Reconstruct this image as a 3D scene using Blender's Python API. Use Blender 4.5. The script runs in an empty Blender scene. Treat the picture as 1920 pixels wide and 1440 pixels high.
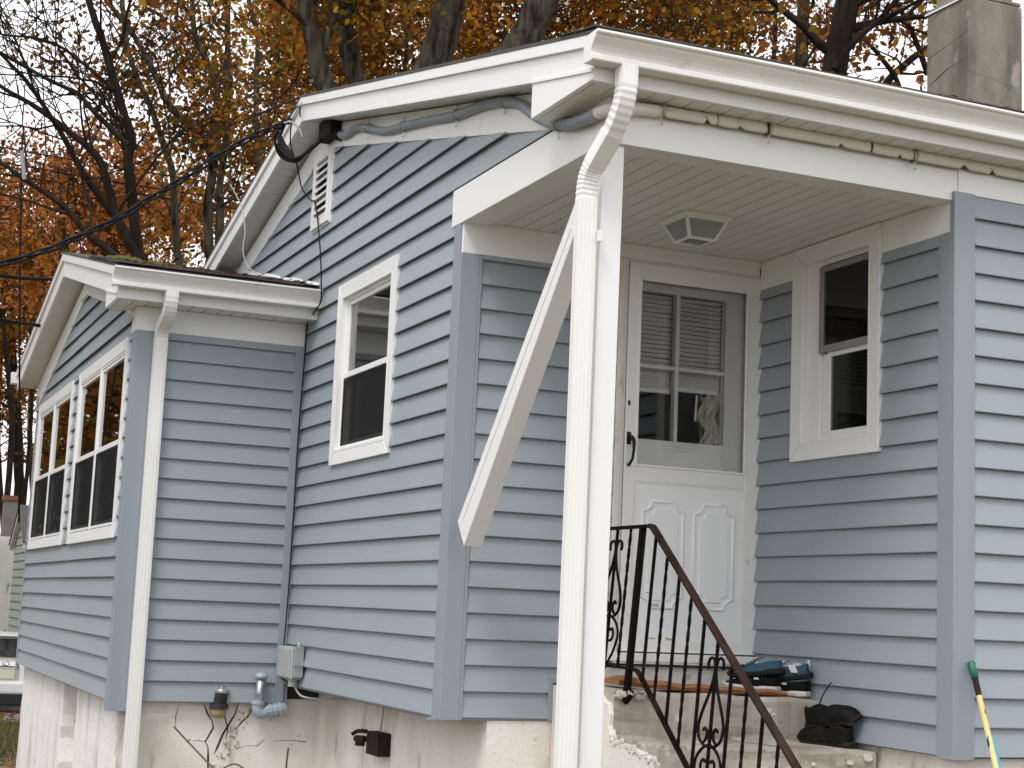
import bpy, bmesh, math, random
from mathutils import Vector, Matrix
R = math.radians
random.seed(11)
scn = bpy.context.scene
# ---------------------------------------------------------------- camera
CAM = Vector((-2.8667, -5.7677, 0.5257))
CR = Vector((0.91708459, -0.39646109, 0.04212423))
CU = Vector((-0.09402423, -0.11239097, 0.9892056))
CF = Vector((0.38744715, 0.91114591, 0.14034898))
FPX = 3001.14
cd = bpy.data.cameras.new('camera'); cam = bpy.data.objects.new('camera', cd); scn.collection.objects.link(cam)
cam.matrix_world = Matrix(((CR.x, CU.x, -CF.x, CAM.x), (CR.y, CU.y, -CF.y, CAM.y), (CR.z, CU.z, -CF.z, CAM.z), (0, 0, 0, 1)))
cd.sensor_fit = 'HORIZONTAL'; cd.sensor_width = 36.0; cd.lens = 36.0 * FPX / 1920.0
cd.clip_start = 0.05; cd.clip_end = 2000
scn.camera = cam
# ---------------------------------------------------------------- world, sun, exposure (bright overcast)
SUN_EL, SUN_AZ = R(56), R(228)          # azimuth clockwise from +Y : light from front left
w = bpy.data.worlds.new('World'); scn.world = w; w.use_nodes = True
nt = w.node_tree; nt.nodes.clear()
o_ = nt.nodes.new('ShaderNodeOutputWorld'); bg = nt.nodes.new('ShaderNodeBackground')
sky = nt.nodes.new('ShaderNodeTexSky'); sky.sky_type = 'NISHITA'; sky.sun_disc = False
sky.sun_elevation = SUN_EL; sky.sun_rotation = SUN_AZ; sky.air_density = 1.2; sky.dust_density = 4.0
mx = nt.nodes.new('ShaderNodeMixRGB'); mx.inputs[0].default_value = 0.88        # cloud cover hides most of the blue
mx.inputs[2].default_value = (11.0, 11.2, 11.6, 1)
nt.links.new(sky.outputs[0], mx.inputs[1]); nt.links.new(mx.outputs[0], bg.inputs[0])
bg.inputs[1].default_value = 0.12
nt.links.new(bg.outputs[0], o_.inputs[0])
sd = bpy.data.lights.new('sun', 'SUN'); sd.energy = 1.5; sd.angle = R(20); sd.color = (1.0, 0.97, 0.93)
so = bpy.data.objects.new('sun', sd); scn.collection.objects.link(so)
sdir = Vector((math.sin(SUN_AZ) * math.cos(SUN_EL), math.cos(SUN_AZ) * math.cos(SUN_EL), math.sin(SUN_EL)))
so.rotation_euler = sdir.to_track_quat('Z', 'Y').to_euler(); so.location = sdir * 30
scn.view_settings.view_transform = 'Standard'; scn.view_settings.look = 'None'
scn.view_settings.exposure = 0.32; scn.view_settings.gamma = 1.0; scn.view_settings.use_curve_mapping = False

# ---------------------------------------------------------------- helpers
COL = scn.collection
def at(px, py, depth):
    v = CF + CR * ((px - 960.35) / FPX) - CU * ((py - 719.81) / FPX)
    return CAM + v * depth
def rnd(a, b): return random.uniform(a, b)
def NX(x0): return lambda u, n, z: (x0 - n, u, z)        # wall facing -X : u = Y
def NY(y0): return lambda u, n, z: (u, y0 - n, z)        # wall facing -Y : u = X
ID = lambda x, y, z: (x, y, z)

class MB:
    def __init__(s): s.v = []; s.f = []; s.m = []
    def add(s, vs, fs, m=0):
        b = len(s.v); s.v += [tuple(p) for p in vs]; s.f += [tuple(b + i for i in f) for f in fs]; s.m += [m] * len(fs); return s
    def box(s, a0, a1, b0, b1, c0, c1, T=ID, m=0):
        vs = [T(x, y, z) for x in (a0, a1) for y in (b0, b1) for z in (c0, c1)]
        return s.add(vs, [(0, 1, 3, 2), (4, 6, 7, 5), (0, 4, 5, 1), (2, 3, 7, 6), (0, 2, 6, 4), (1, 5, 7, 3)], m)
    def hexa(s, q0, q1, m=0):          # two quads (loops of any equal count) joined
        n = len(q0)
        fs = [tuple(range(n))[::-1], tuple(range(n, 2 * n))] + [(i, (i + 1) % n, n + (i + 1) % n, n + i) for i in range(n)]
        return s.add(list(q0) + list(q1), fs, m)
    def ext(s, poly, w0, w1, fn, m=0):
        return s.hexa([fn(p, q, w0) for p, q in poly], [fn(p, q, w1) for p, q in poly], m)
    def tube(s, pts, r, n=8, cap=True, m=0, sq=None):
        pts = [Vector(p) for p in pts]; k = len(pts)
        rs = r if isinstance(r, (list, tuple)) else [r] * k
        t0 = (pts[1] - pts[0]).normalized()
        ref = Vector((0, 0, 1)) if abs(t0.z) < .9 else Vector((1, 0, 0))
        a = t0.cross(ref).normalized(); vs = []
        for i in range(k):
            t = (pts[min(i + 1, k - 1)] - pts[max(i - 1, 0)]).normalized()
            a = (a - t * a.dot(t)).normalized(); b = t.cross(a)
            for j in range(n):
                g = 2 * math.pi * j / n
                vs.append(pts[i] + (a * math.cos(g) + b * math.sin(g)) * rs[i])
        fs = [(i * n + j, i * n + (j + 1) % n, (i + 1) * n + (j + 1) % n, (i + 1) * n + j) for i in range(k - 1) for j in range(n)]
        if cap: fs += [tuple(range(n))[::-1], tuple((k - 1) * n + j for j in range(n))]
        return s.add(vs, fs, m)
    def loft(s, rings, cap=True, m=0):
        n = len(rings[0]); k = len(rings); vs = [p for r_ in rings for p in r_]
        fs = [(i * n + j, i * n + (j + 1) % n, (i + 1) * n + (j + 1) % n, (i + 1) * n + j) for i in range(k - 1) for j in range(n)]
        if cap: fs += [tuple(range(n))[::-1], tuple((k - 1) * n + j for j in range(n))]
        return s.add(vs, fs, m)
    def build(s, name, mat, parent=None, smooth=False, bevel=0, solid=0, recalc=True, label=None):
        me = bpy.data.meshes.new(name); me.from_pydata(s.v, [], s.f)
        mats = mat if isinstance(mat, (list, tuple)) else [mat]
        for q in mats: me.materials.append(q)
        if len(mats) > 1: me.polygons.foreach_set('material_index', s.m)
        if recalc:
            bm = bmesh.new(); bm.from_mesh(me); bmesh.ops.recalc_face_normals(bm, faces=bm.faces); bm.to_mesh(me); bm.free()
        if smooth: me.polygons.foreach_set('use_smooth', [True] * len(me.polygons))
        me.update()
        o = bpy.data.objects.new(name, me); COL.objects.link(o)
        if parent: adopt(o, parent)
        if solid:
            md = o.modifiers.new('solid', 'SOLIDIFY'); md.thickness = solid; md.offset = 0
        if bevel:
            md = o.modifiers.new('bevel', 'BEVEL'); md.width = bevel; md.segments = 2; md.limit_method = 'ANGLE'; md.angle_limit = R(40)
        if label: o['label'] = label
        return o
def world_loc(o):
    p = Vector((0, 0, 0))
    while o: p += o.location; o = o.parent
    return p
def adopt(o, parent):
    o.parent = parent; o.matrix_parent_inverse = Matrix.Translation(-PIV.get(parent.name, Vector((0, 0, 0))))
PIV = {}
def thing(name, label, cat, loc=(0, 0, 0), group=None):
    o = bpy.data.objects.new(name, None); COL.objects.link(o); o.location = loc; o.empty_display_size = .2
    PIV[o.name] = Vector(loc); o['label'] = label; o['category'] = cat
    if group: o['group'] = group
    return o
def tag(o, label, cat, group=None):
    o['label'] = label; o['category'] = cat
    if group: o['group'] = group
    return o
def struct(o): o['kind'] = 'structure'; return o

# ---------------------------------------------------------------- materials
def mat(name, col, rough=.5, bdist=.01, var=None, vscale=6, vamt=.5, stretch=(1, 1, 1), bump=0, bscale=40, bstretch=None, metal=0, spec=.5,
        spots=None, sscale=3, sthr=(.55, .65), detail=6, coat=0):
    m = bpy.data.materials.new(name); m.use_nodes = True; t = m.node_tree; N = t.nodes; Lk = t.links
    b = N['Principled BSDF']; b.inputs['Base Color'].default_value = (*col, 1); b.inputs['Roughness'].default_value = rough
    b.inputs['Metallic'].default_value = metal; b.inputs['Specular IOR Level'].default_value = spec
    if coat: b.inputs['Coat Weight'].default_value = coat
    tc = N.new('ShaderNodeTexCoord')
    cur = None
    def noise(scale, st, det=detail):
        mp = N.new('ShaderNodeMapping'); mp.inputs['Scale'].default_value = st; Lk.new(tc.outputs['Object'], mp.inputs[0])
        n = N.new('ShaderNodeTexNoise'); n.inputs['Scale'].default_value = scale; n.inputs['Detail'].default_value = det
        Lk.new(mp.outputs[0], n.inputs[0]); return n
    if var:
        n = noise(vscale, stretch); rp = N.new('ShaderNodeValToRGB'); rp.color_ramp.elements[0].position = .5 - vamt * .5; rp.color_ramp.elements[1].position = .5 + vamt * .5
        rp.color_ramp.elements[0].color = (*col, 1); rp.color_ramp.elements[1].color = (*var, 1)
        Lk.new(n.outputs[0], rp.inputs[0]); cur = rp.outputs[0]
    for (sc, ss, lo, hi, st) in (spots or []):
        n = noise(ss, st); rp = N.new('ShaderNodeValToRGB'); rp.color_ramp.elements[0].position = lo; rp.color_ramp.elements[1].position = hi
        mxn = N.new('ShaderNodeMixRGB'); mxn.inputs[2].default_value = (*sc, 1)
        if cur: Lk.new(cur, mxn.inputs[1])
        else: mxn.inputs[1].default_value = (*col, 1)
        Lk.new(n.outputs[0], rp.inputs[0]); Lk.new(rp.outputs[0], mxn.inputs[0]); cur = mxn.outputs[0]
    if cur: Lk.new(cur, b.inputs['Base Color'])
    if bump:
        n = noise(bscale, bstretch or stretch, 8); bp = N.new('ShaderNodeBump'); bp.inputs['Strength'].default_value = bump; bp.inputs['Distance'].default_value = bdist
        Lk.new(n.outputs[0], bp.inputs['Height']); Lk.new(bp.outputs[0], b.inputs['Normal'])
    return m
M = {}
M['siding'] = mat('blue_grey_vinyl', (.262, .299, .335), .42, var=(.290, .326, .360), vscale=2.2, vamt=.8, bump=.10, bscale=30, stretch=(1, 1, 1.2), bstretch=(1.2, 1.2, 14))
M['cornerboard'] = mat('blue_grey_corner_trim', (.242, .277, .313), .45, var=(.262, .297, .332), vscale=3, vamt=.8, bump=.06, bscale=60, bstretch=(6, 6, .6))
M['white'] = mat('white_vinyl_trim', (.80, .795, .785), .38, var=(.755, .75, .738), vscale=2.0, vamt=.6, bump=.05, bscale=9)
M['alum'] = mat('white_aluminium_coil', (.81, .805, .80), .33, var=(.765, .76, .752), vscale=1.5, vamt=.7, bump=.16, bscale=3.5)
M['soffit'] = mat('off_white_soffit', (.75, .74, .715), .5, var=(.70, .69, .66), vscale=4, vamt=.7)
M['gutter'] = mat('ivory_gutter_paint', (.81, .79, .765), .32, var=(.75, .73, .70), vscale=2.5, vamt=.5, stretch=(1, 1, 1), spots=[((.55, .51, .47), 14, .64, .82, (1, 1, .25))])
M['spout'] = mat('ivory_downspout_paint', (.82, .81, .785), .28, var=(.77, .755, .725), vscale=5, vamt=.6, stretch=(1, 1, .3))
M['gap'] = mat('dark_gap', (.03, .03, .03), .9)
M['shingle'] = mat('asphalt_shingle', (.055, .05, .046), .9, var=(.10, .095, .09), vscale=90, vamt=.6, bump=.5, bscale=220)
M['moss'] = mat('roof_moss', (.05, .05, .012), .95, var=(.11, .10, .02), vscale=40, bump=.6, bscale=120)
M['stucco'] = mat('cream_stucco', (.72, .675, .62), .9, var=(.79, .75, .70), vscale=3.5, vamt=.45, bump=.35, bscale=45,
                  spots=[((.56, .49, .42), 1.9, .50, .68, (1, 1, .5)), ((.40, .34, .27), 8, .62, .74, (1, 1, .30)), ((.50, .43, .36), 40, .62, .74, (1, 1, 1))])
M['whitewash'] = mat('whitewashed_pier', (.70, .68, .645), .9, var=(.78, .76, .73), vscale=5, vamt=.5, bump=.4, bscale=40, spots=[((.52, .48, .42), 4, .54, .70, (1, 1, .25)), ((.30, .26, .21), 17, .66, .74, (1, 1, .5))])
M['crack'] = mat('crack_dark', (.05, .035, .025), .95)
M['broken'] = mat('broken_mortar', (.36, .29, .23), .95, var=(.52, .45, .38), vscale=30, bump=.6, bscale=60)
M['concrete'] = mat('worn_concrete', (.30, .265, .215), .92, var=(.46, .42, .36), vscale=3.2, vamt=.5, bump=.45, bscale=55,
                    spots=[((.18, .145, .11), 5, .49, .66, (.35, .35, 2.0)), ((.62, .58, .52), 6, .60, .70, (1, 1, 1.4)), ((.20, .165, .13), 34, .60, .74, (1, 1, 1))])
M['flake'] = mat('flaking_white_paint', (.68, .66, .61), .85, var=(.55, .52, .46), vscale=20, bump=.4, bscale=60)
M['chimney'] = mat('weathered_chimney_stucco', (.185, .165, .130), .95, var=(.255, .232, .188), vscale=5, vamt=.4, stretch=(1, 1, .5), bump=.7, bscale=30,
                   spots=[((.115, .10, .078), 4, .50, .66, (1, 1, .30)), ((.30, .275, .23), 6, .60, .68, (1, 1, .6))])
M['iron'] = mat('rusty_black_iron', (.003, .0028, .0027), .6, var=(.008, .0045, .0035), vscale=18, vamt=.35, bump=.4, bscale=120, spec=.08, spots=[((.07, .027, .012), 9, .60, .76, (1, 1, .6))])
M['handrail'] = mat('worn_brown_handrail', (.012, .0075, .006), .55, var=(.055, .032, .023), vscale=9, vamt=.5, stretch=(3, 1, 1), bump=.35, bscale=70, spec=.08)
M['doorwhite'] = mat('storm_door_white', (.80, .795, .78), .4, var=(.75, .74, .72), vscale=4, vamt=.6, spots=[((.47, .42, .34), 9, .66, .80, (1, 1, 1))])
M['doorpanel'] = mat('door_panel_white', (.84, .845, .85), .42, var=(.80, .80, .805), vscale=3, vamt=.7, bump=.05, bscale=8)
M['jamb'] = mat('aged_white_jamb', (.66, .635, .58), .5, var=(.72, .70, .65), vscale=6, spots=[((.38, .33, .26), 12, .64, .78, (1, 1, .4))])
M['chip'] = mat('bare_wood_chip', (.46, .31, .15), .8, var=(.55, .40, .22), vscale=60)
M['inner'] = mat('inner_door_white', (.82, .815, .80), .5)
M['blind'] = mat('blind_slat_white', (.80, .79, .76), .45)
M['cloth'] = mat('cream_curtain', (.58, .52, .42), .9, var=(.48, .42, .33), vscale=30, bump=.3, bscale=40)
M['grey_curtain'] = mat('dim_grey_curtain', (.42, .42, .41), .9, var=(.26, .26, .26), vscale=14, stretch=(8, 8, .4))
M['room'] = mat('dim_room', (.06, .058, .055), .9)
M['screen'] = mat('insect_screen', (.028, .028, .03), .75, var=(.04, .04, .042), vscale=8, stretch=(10, 10, .6))
M['black'] = mat('black_metal', (.009, .009, .009), .4, spec=.25)
M['hose'] = mat('grey_conduit', (.215, .25, .295), .5, var=(.29, .32, .36), vscale=9, spots=[((.50, .50, .49), 16, .68, .76, (1, 1, 1))])
M['jacket'] = mat('peeling_cream_jacket', (.74, .71, .665), .6, var=(.67, .64, .59), vscale=9)
M['core'] = mat('brown_cable_core', (.085, .05, .035), .85, var=(.14, .085, .06), vscale=30, bump=.4, bscale=80)
M['clip'] = mat('galvanised_clip', (.42, .42, .41), .35, metal=.7)
M['cable'] = mat('black_cable', (.008, .008, .009), .6, spec=.15)
M['cable_grey'] = mat('grey_cable', (.32, .32, .32), .5)
M['bracket'] = mat('dark_bracket', (.006, .006, .006), .7, var=(.018, .016, .014), vscale=25, bump=.4, bscale=60, spec=.2)
M['ubox'] = mat('grey_utility_box', (.33, .345, .34), .5, var=(.40, .41, .40), vscale=10)
M['pvc'] = mat('blue_grey_pipe', (.34, .40, .46), .4, var=(.28, .33, .39), vscale=12)
M['rubber'] = mat('black_rubber', (.02, .02, .02), .6, bump=.3, bscale=60)
M['steel'] = mat('dull_steel', (.48, .49, .50), .35, metal=.8)
M['ochre'] = mat('ochre_foam', (.33, .25, .12), .9, bump=.5, bscale=60)
M['rust'] = mat('rust_brown_box', (.016, .008, .006), .75, var=(.035, .015, .010), vscale=20, bump=.4, bscale=60, spec=.2)
M['rug'] = mat('brown_rug', (.30, .135, .055), .9, var=(.22, .09, .035), vscale=14, bump=.5, bscale=60)
M['lampwhite'] = mat('white_lamp_metal', (.70, .71, .68), .4)
M['bulb'] = mat('unlit_bulb', (.75, .75, .72), .3)
M['stem'] = mat('dry_brown_stem', (.13, .07, .045), .8)
M['grass'] = mat('autumn_grass', (.05, .085, .02), .9, var=(.12, .10, .04), vscale=3, bump=.5, bscale=30)
M['ground'] = mat('leafy_yard_soil', (.10, .075, .045), .95, var=(.06, .075, .025), vscale=.8, vamt=.4, bump=.6, bscale=12, spots=[((.20, .12, .05), 9, .52, .62, (1, 1, 1))])
M['gravel'] = mat('gravel_drive', (.14, .125, .11), .95, var=(.22, .20, .18), vscale=30, bump=.6, bscale=60)
M['floor'] = mat('interior_floor', (.08, .06, .05), .8)
M['bark'] = mat('grey_brown_bark', (.028, .024, .018), .95, spec=.05, var=(.115, .102, .080), bdist=.06, vscale=9, vamt=.3, stretch=(2.2, 2.2, .35), bump=1.0, bscale=10, bstretch=(2.6, 2.6, .35), spots=[((.20, .21, .14), 6, .66, .74, (1, 1, .7))])
M['barkdark'] = mat('dark_bark', (.012, .009, .007), .95, spec=.05, var=(.040, .030, .023), vscale=8, stretch=(2, 2, .4), bump=.8, bscale=14, bstretch=(2, 2, .4))
M['twig'] = mat('thin_grey_twig', (.10, .085, .075), .9)
LEAF = {}
for nm, c1 in dict(gold=(.36, .185, .018), amber=(.34, .125, .012), brown=(.17, .060, .010), olive=(.15, .105, .012), rust=(.27, .085, .025), orange=(.44, .175, .06), umber=(.075, .034, .009), yellow=(.48, .28, .025)).items():
    m_ = mat('leaf_' + nm, c1, .75, spec=.12, var=tuple(x * .62 for x in c1), vscale=1.3, vamt=.7)
    t_ = m_.node_tree; b_ = t_.nodes['Principled BSDF']; tr = t_.nodes.new('ShaderNodeBsdfTranslucent'); ms = t_.nodes.new('ShaderNodeMixShader'); ms.inputs[0].default_value = .4
    tr.inputs[0].default_value = (*[min(1, x * 1.5) for x in c1], 1)
    t_.links.new(b_.outputs[0], ms.inputs[1]); t_.links.new(tr.outputs[0], ms.inputs[2])
    t_.links.new(ms.outputs[0], [n for n in t_.nodes if n.type == 'OUTPUT_MATERIAL'][0].inputs[0]); LEAF[nm] = m_
def glass(name, tint, ior=1.5, boost=1.0):
    m = bpy.data.materials.new(name); m.use_nodes = True; t = m.node_tree; t.nodes.clear(); N = t.nodes
    o = N.new('ShaderNodeOutputMaterial'); mxs = N.new('ShaderNodeMixShader'); tr = N.new('ShaderNodeBsdfTransparent'); gl = N.new('ShaderNodeBsdfGlossy')
    fr = N.new('ShaderNodeFresnel'); fr.inputs[0].default_value = ior; tr.inputs[0].default_value = (*tint, 1); gl.inputs['Roughness'].default_value = .015
    ml = N.new('ShaderNodeMath'); ml.operation = 'MULTIPLY'; ml.inputs[1].default_value = boost; ml.use_clamp = True
    t.links.new(fr.outputs[0], ml.inputs[0]); t.links.new(ml.outputs[0], mxs.inputs[0]); t.links.new(tr.outputs[0], mxs.inputs[1]); t.links.new(gl.outputs[0], mxs.inputs[2]); t.links.new(mxs.outputs[0], o.inputs[0])
    return m
M['glass'] = glass('window_glass', (.80, .85, .83), 1.52, 1.7)
M['doorglass'] = glass('storm_glass', (.95, .95, .94), 1.5, 1.1)
M['taupe'] = mat('taupe_sash', (.27, .25, .24), .5)
M['frost'] = mat('milky_lamp_glass', (.40, .43, .42), .25); M['frost'].node_tree.nodes['Principled BSDF'].inputs['Transmission Weight'].default_value = .0
_t = M['frost'].node_tree; _tr = _t.nodes.new('ShaderNodeBsdfTransparent'); _ms = _t.nodes.new('ShaderNodeMixShader'); _ms.inputs[0].default_value = .45; _tr.inputs[0].default_value = (.88, .92, .91, 1)
_t.links.new(_t.nodes['Principled BSDF'].outputs[0], _ms.inputs[1]); _t.links.new(_tr.outputs[0], _ms.inputs[2]); _t.links.new(_ms.outputs[0], [n for n in _t.nodes if n.type == 'OUTPUT_MATERIAL'][0].inputs[0])
M['mesh_screen'] = mat('window_screen_mesh', (.03, .03, .032), .8)
def screenmat():
    m = bpy.data.materials.new('insect_screen_mesh'); m.use_nodes = True; t = m.node_tree; t.nodes.clear(); N = t.nodes
    o = N.new('ShaderNodeOutputMaterial'); mxs = N.new('ShaderNodeMixShader'); tr = N.new('ShaderNodeBsdfTransparent'); df = N.new('ShaderNodeBsdfDiffuse')
    df.inputs[0].default_value = (.035, .035, .037, 1); tr.inputs[0].default_value = (.9, .9, .9, 1); mxs.inputs[0].default_value = .5
    t.links.new(tr.outputs[0], mxs.inputs[1]); t.links.new(df.outputs[0], mxs.inputs[2]); t.links.new(mxs.outputs[0], o.inputs[0]); return m
M['mesh_screen'] = screenmat()
# ================================================================= SETTING : terrain
GZ = -1.06
def gz(x, y):
    return GZ - max(0, min(1, (y - 9) / 18)) * .72 + .03 * math.sin(x * 1.3) * math.sin(y * .9)
def grid(name, x0, x1, y0, y1, nx, ny, fn, m):
    b = MB(); vs = [(x0 + (x1 - x0) * i / nx, y0 + (y1 - y0) * j / ny) for j in range(ny + 1) for i in range(nx + 1)]
    b.add([(x, y, fn(x, y)) for x, y in vs], [(j * (nx + 1) + i, j * (nx + 1) + i + 1, (j + 1) * (nx + 1) + i + 1, (j + 1) * (nx + 1) + i) for j in range(ny) for i in range(nx)])
    return struct(b.build(name, m, smooth=True, recalc=False))
grid('ground', -300, 300, -100, 500, 1, 1, lambda x, y: GZ - 1.3, M['ground'])
grid('yard', -40, 40, -30, 60, 80, 90, gz, M['ground'])
grid('driveway', -8, 8, 20.2, 34, 16, 14, lambda x, y: gz(x, y) + .03 + .01 * math.sin(x * 3), M['gravel'])
# ================================================================= HOUSE
W, D, YA, WA, LE = 1.750, 1.651, 4.482, 1.112, 5.03
C_ = .127
XR = 8.0; YB = 8.56
house = thing('house', 'single-storey house clad in blue-grey vinyl siding with white trim', 'house', (W, 2, GZ))
RY, RZ, SF, SR = 4.28, 3.862, .226, .243            # main ridge and slopes
def roofz(y): return RZ - SF * (RY - y) if y < RY else RZ - SR * (y - RY)
RY2, RZ2, SF2, SR2 = 7.0, 3.176, .22, .22           # addition ridge
def roofz2(y): return RZ2 - SF2 * (RY2 - y) if y < RY2 else RZ2 - SR2 * (y - RY2)
fz = lambda y: 2.678 + .232 * (y - .609) if y < 4.2 else 3.511 - .232 * (y - 4.2)       # frieze bottom, gable wall
fz2 = lambda y: 2.835 + .225 * (y - 6.88) if y < 6.88 else 2.835 - .245 * (y - 6.88)

def sheet(T, u0, u1, z0, z1, holes=(), n0=-.12, n1=-.001):
    b = MB(); us = sorted({u0, u1, *[h for q in holes for h in q[:2]]}); zs = sorted({z0, z1, *[h for q in holes for h in q[2:]]})
    for i in range(len(us) - 1):
        for j in range(len(zs) - 1):
            cu, cz = (us[i] + us[i + 1]) / 2, (zs[j] + zs[j + 1]) / 2
            if any(h[0] < cu < h[1] and h[2] < cz < h[3] for h in holes): continue
            b.box(us[i], us[i + 1], n0, n1, zs[j], zs[j + 1], T)
    return b
def clipz(poly, lo, hi):
    for s, lim in ((1, lo), (-1, hi)):
        if lim is None: continue
        out = []
        for i in range(len(poly)):
            a, b = poly[i], poly[(i + 1) % len(poly)]
            da, db = s * (a[1] - lim), s * (b[1] - lim)
            if da >= 0: out.append(a)
            if da * db < 0:
                t = da / (da - db); out.append((a[0] + (b[0] - a[0]) * t, a[1] + (b[1] - a[1]) * t))
        poly = out
        if len(poly) < 3: return []
    return poly
def board(T, parent, za, u0, u1, lo=None, hi=None, dn=0.0, bow=0.0):
    zb = za + C_
    poly = clipz([(.0012, za + .029), (.0200 + dn, za + .028), (.0240 + dn, za + .002), (.0272 + dn, za), (.0288 + dn, za + .004), (.002 + dn, zb + .031)], lo, hi)
    if not poly: return
    f0 = u0 if callable(u0) else (lambda z: u0); f1 = u1 if callable(u1) else (lambda z: u1)
    if max(f1(z) - f0(z) for _, z in poly) < .02: return
    b = MB(); jit = rnd(-.0006, .0006); cant = rnd(-.0009, .0009)
    def P(n, z, f, sgn):
        return T(max(f(z), f0(z)) if sgn > 0 else f(z), n + jit, z + cant * sgn)
    q0 = [P(n, z, f0, -1) for n, z in poly]; q1 = [P(n, z, f1, 1) for n, z in poly]
    if bow:
        q1 = [T(f1(z) + bow * math.sin((z - za) / C_ * math.pi), n + jit, z) for n, z in poly]
    b.hexa(q0, q1); b.build('siding_board', M['siding'], parent)
def clad(T, parent, z0, rows, u0, u1, holes=(), zmax=None, seams=None, hi_f=None):
    for k in range(rows):
        za = z0 + k * C_; zb = za + C_
        hi = zmax if zmax is not None and zb + .01 > zmax else None
        if zmax is not None and za > zmax - .01: continue
        a0 = u0(k) if callable(u0) else u0; a1 = u1(k) if callable(u1) else u1
        hs = sorted([h for h in holes if h[2] < zb and h[3] > za])
        cur = a0; segs = []
        for h in hs:
            segs.append((cur, h[0], None, hi))
            if za < h[2] - .004: segs.append((h[0], h[1], None, h[2]))
            if zb > h[3] + .004: segs.append((h[0], h[1], h[3], hi))
            cur = h[1]
        segs.append((cur, a1, None, hi))
        for s in segs:
            sp = [q for q in (seams or {}).get(k, []) if not callable(s[0]) and not callable(s[1]) and s[0] < q < s[1]] if seams else []
            if sp:
                board(T, parent, za, s[0], sp[0] + .012, s[2], s[3]); board(T, parent, za, sp[0], s[1], s[2], s[3], dn=.0028)
            else: board(T, parent, za, *s)

# ---- windows -------------------------------------------------------------------------------
def ring(b, T, u0, u1, z0, z1, wl, wr, wb, wt, n0, n1):
    b.box(u0, u0 + wl, n0, n1, z0, z1, T); b.box(u1 - wr, u1, n0, n1, z0, z1, T)
    b.box(u0 + wl, u1 - wr, n0, n1, z0, z0 + wb, T); b.box(u0 + wl, u1 - wr, n0, n1, z1 - wt, z1, T)
def miter(b, T, u0, u1, z0, z1, w, n0, n1, n2=None):
    # four mitred casing boards with a slight inward slope
    n2 = n1 if n2 is None else n2
    O = [(u0, z0), (u1, z0), (u1, z1), (u0, z1)]; I = [(u0 + w, z0 + w), (u1 - w, z0 + w), (u1 - w, z1 - w), (u0 + w, z1 - w)]
    for i in range(4):
        j = (i + 1) % 4; g = .0012
        q = [O[i], O[j], I[j], I[i]]; nn = [n1, n1, n2, n2]
        c = (sum(p[0] for p in q) / 4, sum(p[1] for p in q) / 4)
        q = [(p[0] + (c[0] - p[0]) * .004, p[1] + (c[1] - p[1]) * .004) for p in q]
        b.hexa([T(p[0], n0, p[1]) for p in q], [T(p[0], m, p[1]) for p, m in zip(q, nn)])
def sash_unit(win, T, u0, u1, z0, z1, rail, n, screen=True, curtain=None, fr=.02, fw=.03, du=.012, dl=.032):
    b = MB(); ring(b, T, u0, u1, z0, z1, fr, fr, fr + .006, fr, n - .075, n); b.build('frame', M['white'], win, bevel=.002)
    a0, a1, zb0, zt1 = u0 + fr, u1 - fr, z0 + fr + .006, z1 - fr
    # upper sash in the outer track, lower one further in
    for nm, c0, c1, d in (('upper', rail - .015, zt1, n - du), ('lower', zb0, rail + .02, n - dl)):
        b = MB(); ring(b, T, a0, a1, c0, c1, fw, fw, fw, fw * .9, d - .025, d); s = b.build('sash', M['white'], win, bevel=.002)
        b = MB(); b.box(a0 + fw - .003, a1 - fw + .003, d - .016, d - .012, c0 + fw - .003, c1 - fw * .9 + .003, T); b.build('pane', M['glass'], win)
    b = MB(); b.box(a0, a1, n - du - .004, n - .003, rail - .018, rail + .016, T); b.build('meeting_rail', M['white'], win, bevel=.002)
    if screen:
        b = MB(); b.box(a0 + .012, a1 - .012, n - .009, n - .0075, zb0, rail - .018, T); b.build('screen', M['mesh_screen'], win)
        b = MB(); ring(b, T, a0, a1, zb0, rail - .018, .012, .012, .012, .012, n - .012, n - .005); b.build('screen_frame', M['black'] if screen == 2 else M['white'], win)
    if curtain:
        b = MB(); k = 40; lo, hi = (zb0, zt1) if curtain != 'low' else (zb0, rail)
        for i in range(k):
            ua, ub = a0 + (a1 - a0) * i / k, a0 + (a1 - a0) * (i + 1) / k
            na, nb = n - .16 - .02 * math.sin(i * 1.7), n - .16 - .02 * math.sin((i + 1) * 1.7)
            b.add([T(ua, na, lo), T(ub, nb, lo), T(ub, nb, hi), T(ua, na, hi)], [(0, 1, 2, 3)])
        b.build('curtain', M['grey_curtain'], win, smooth=True, recalc=False, solid=.003)

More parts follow.
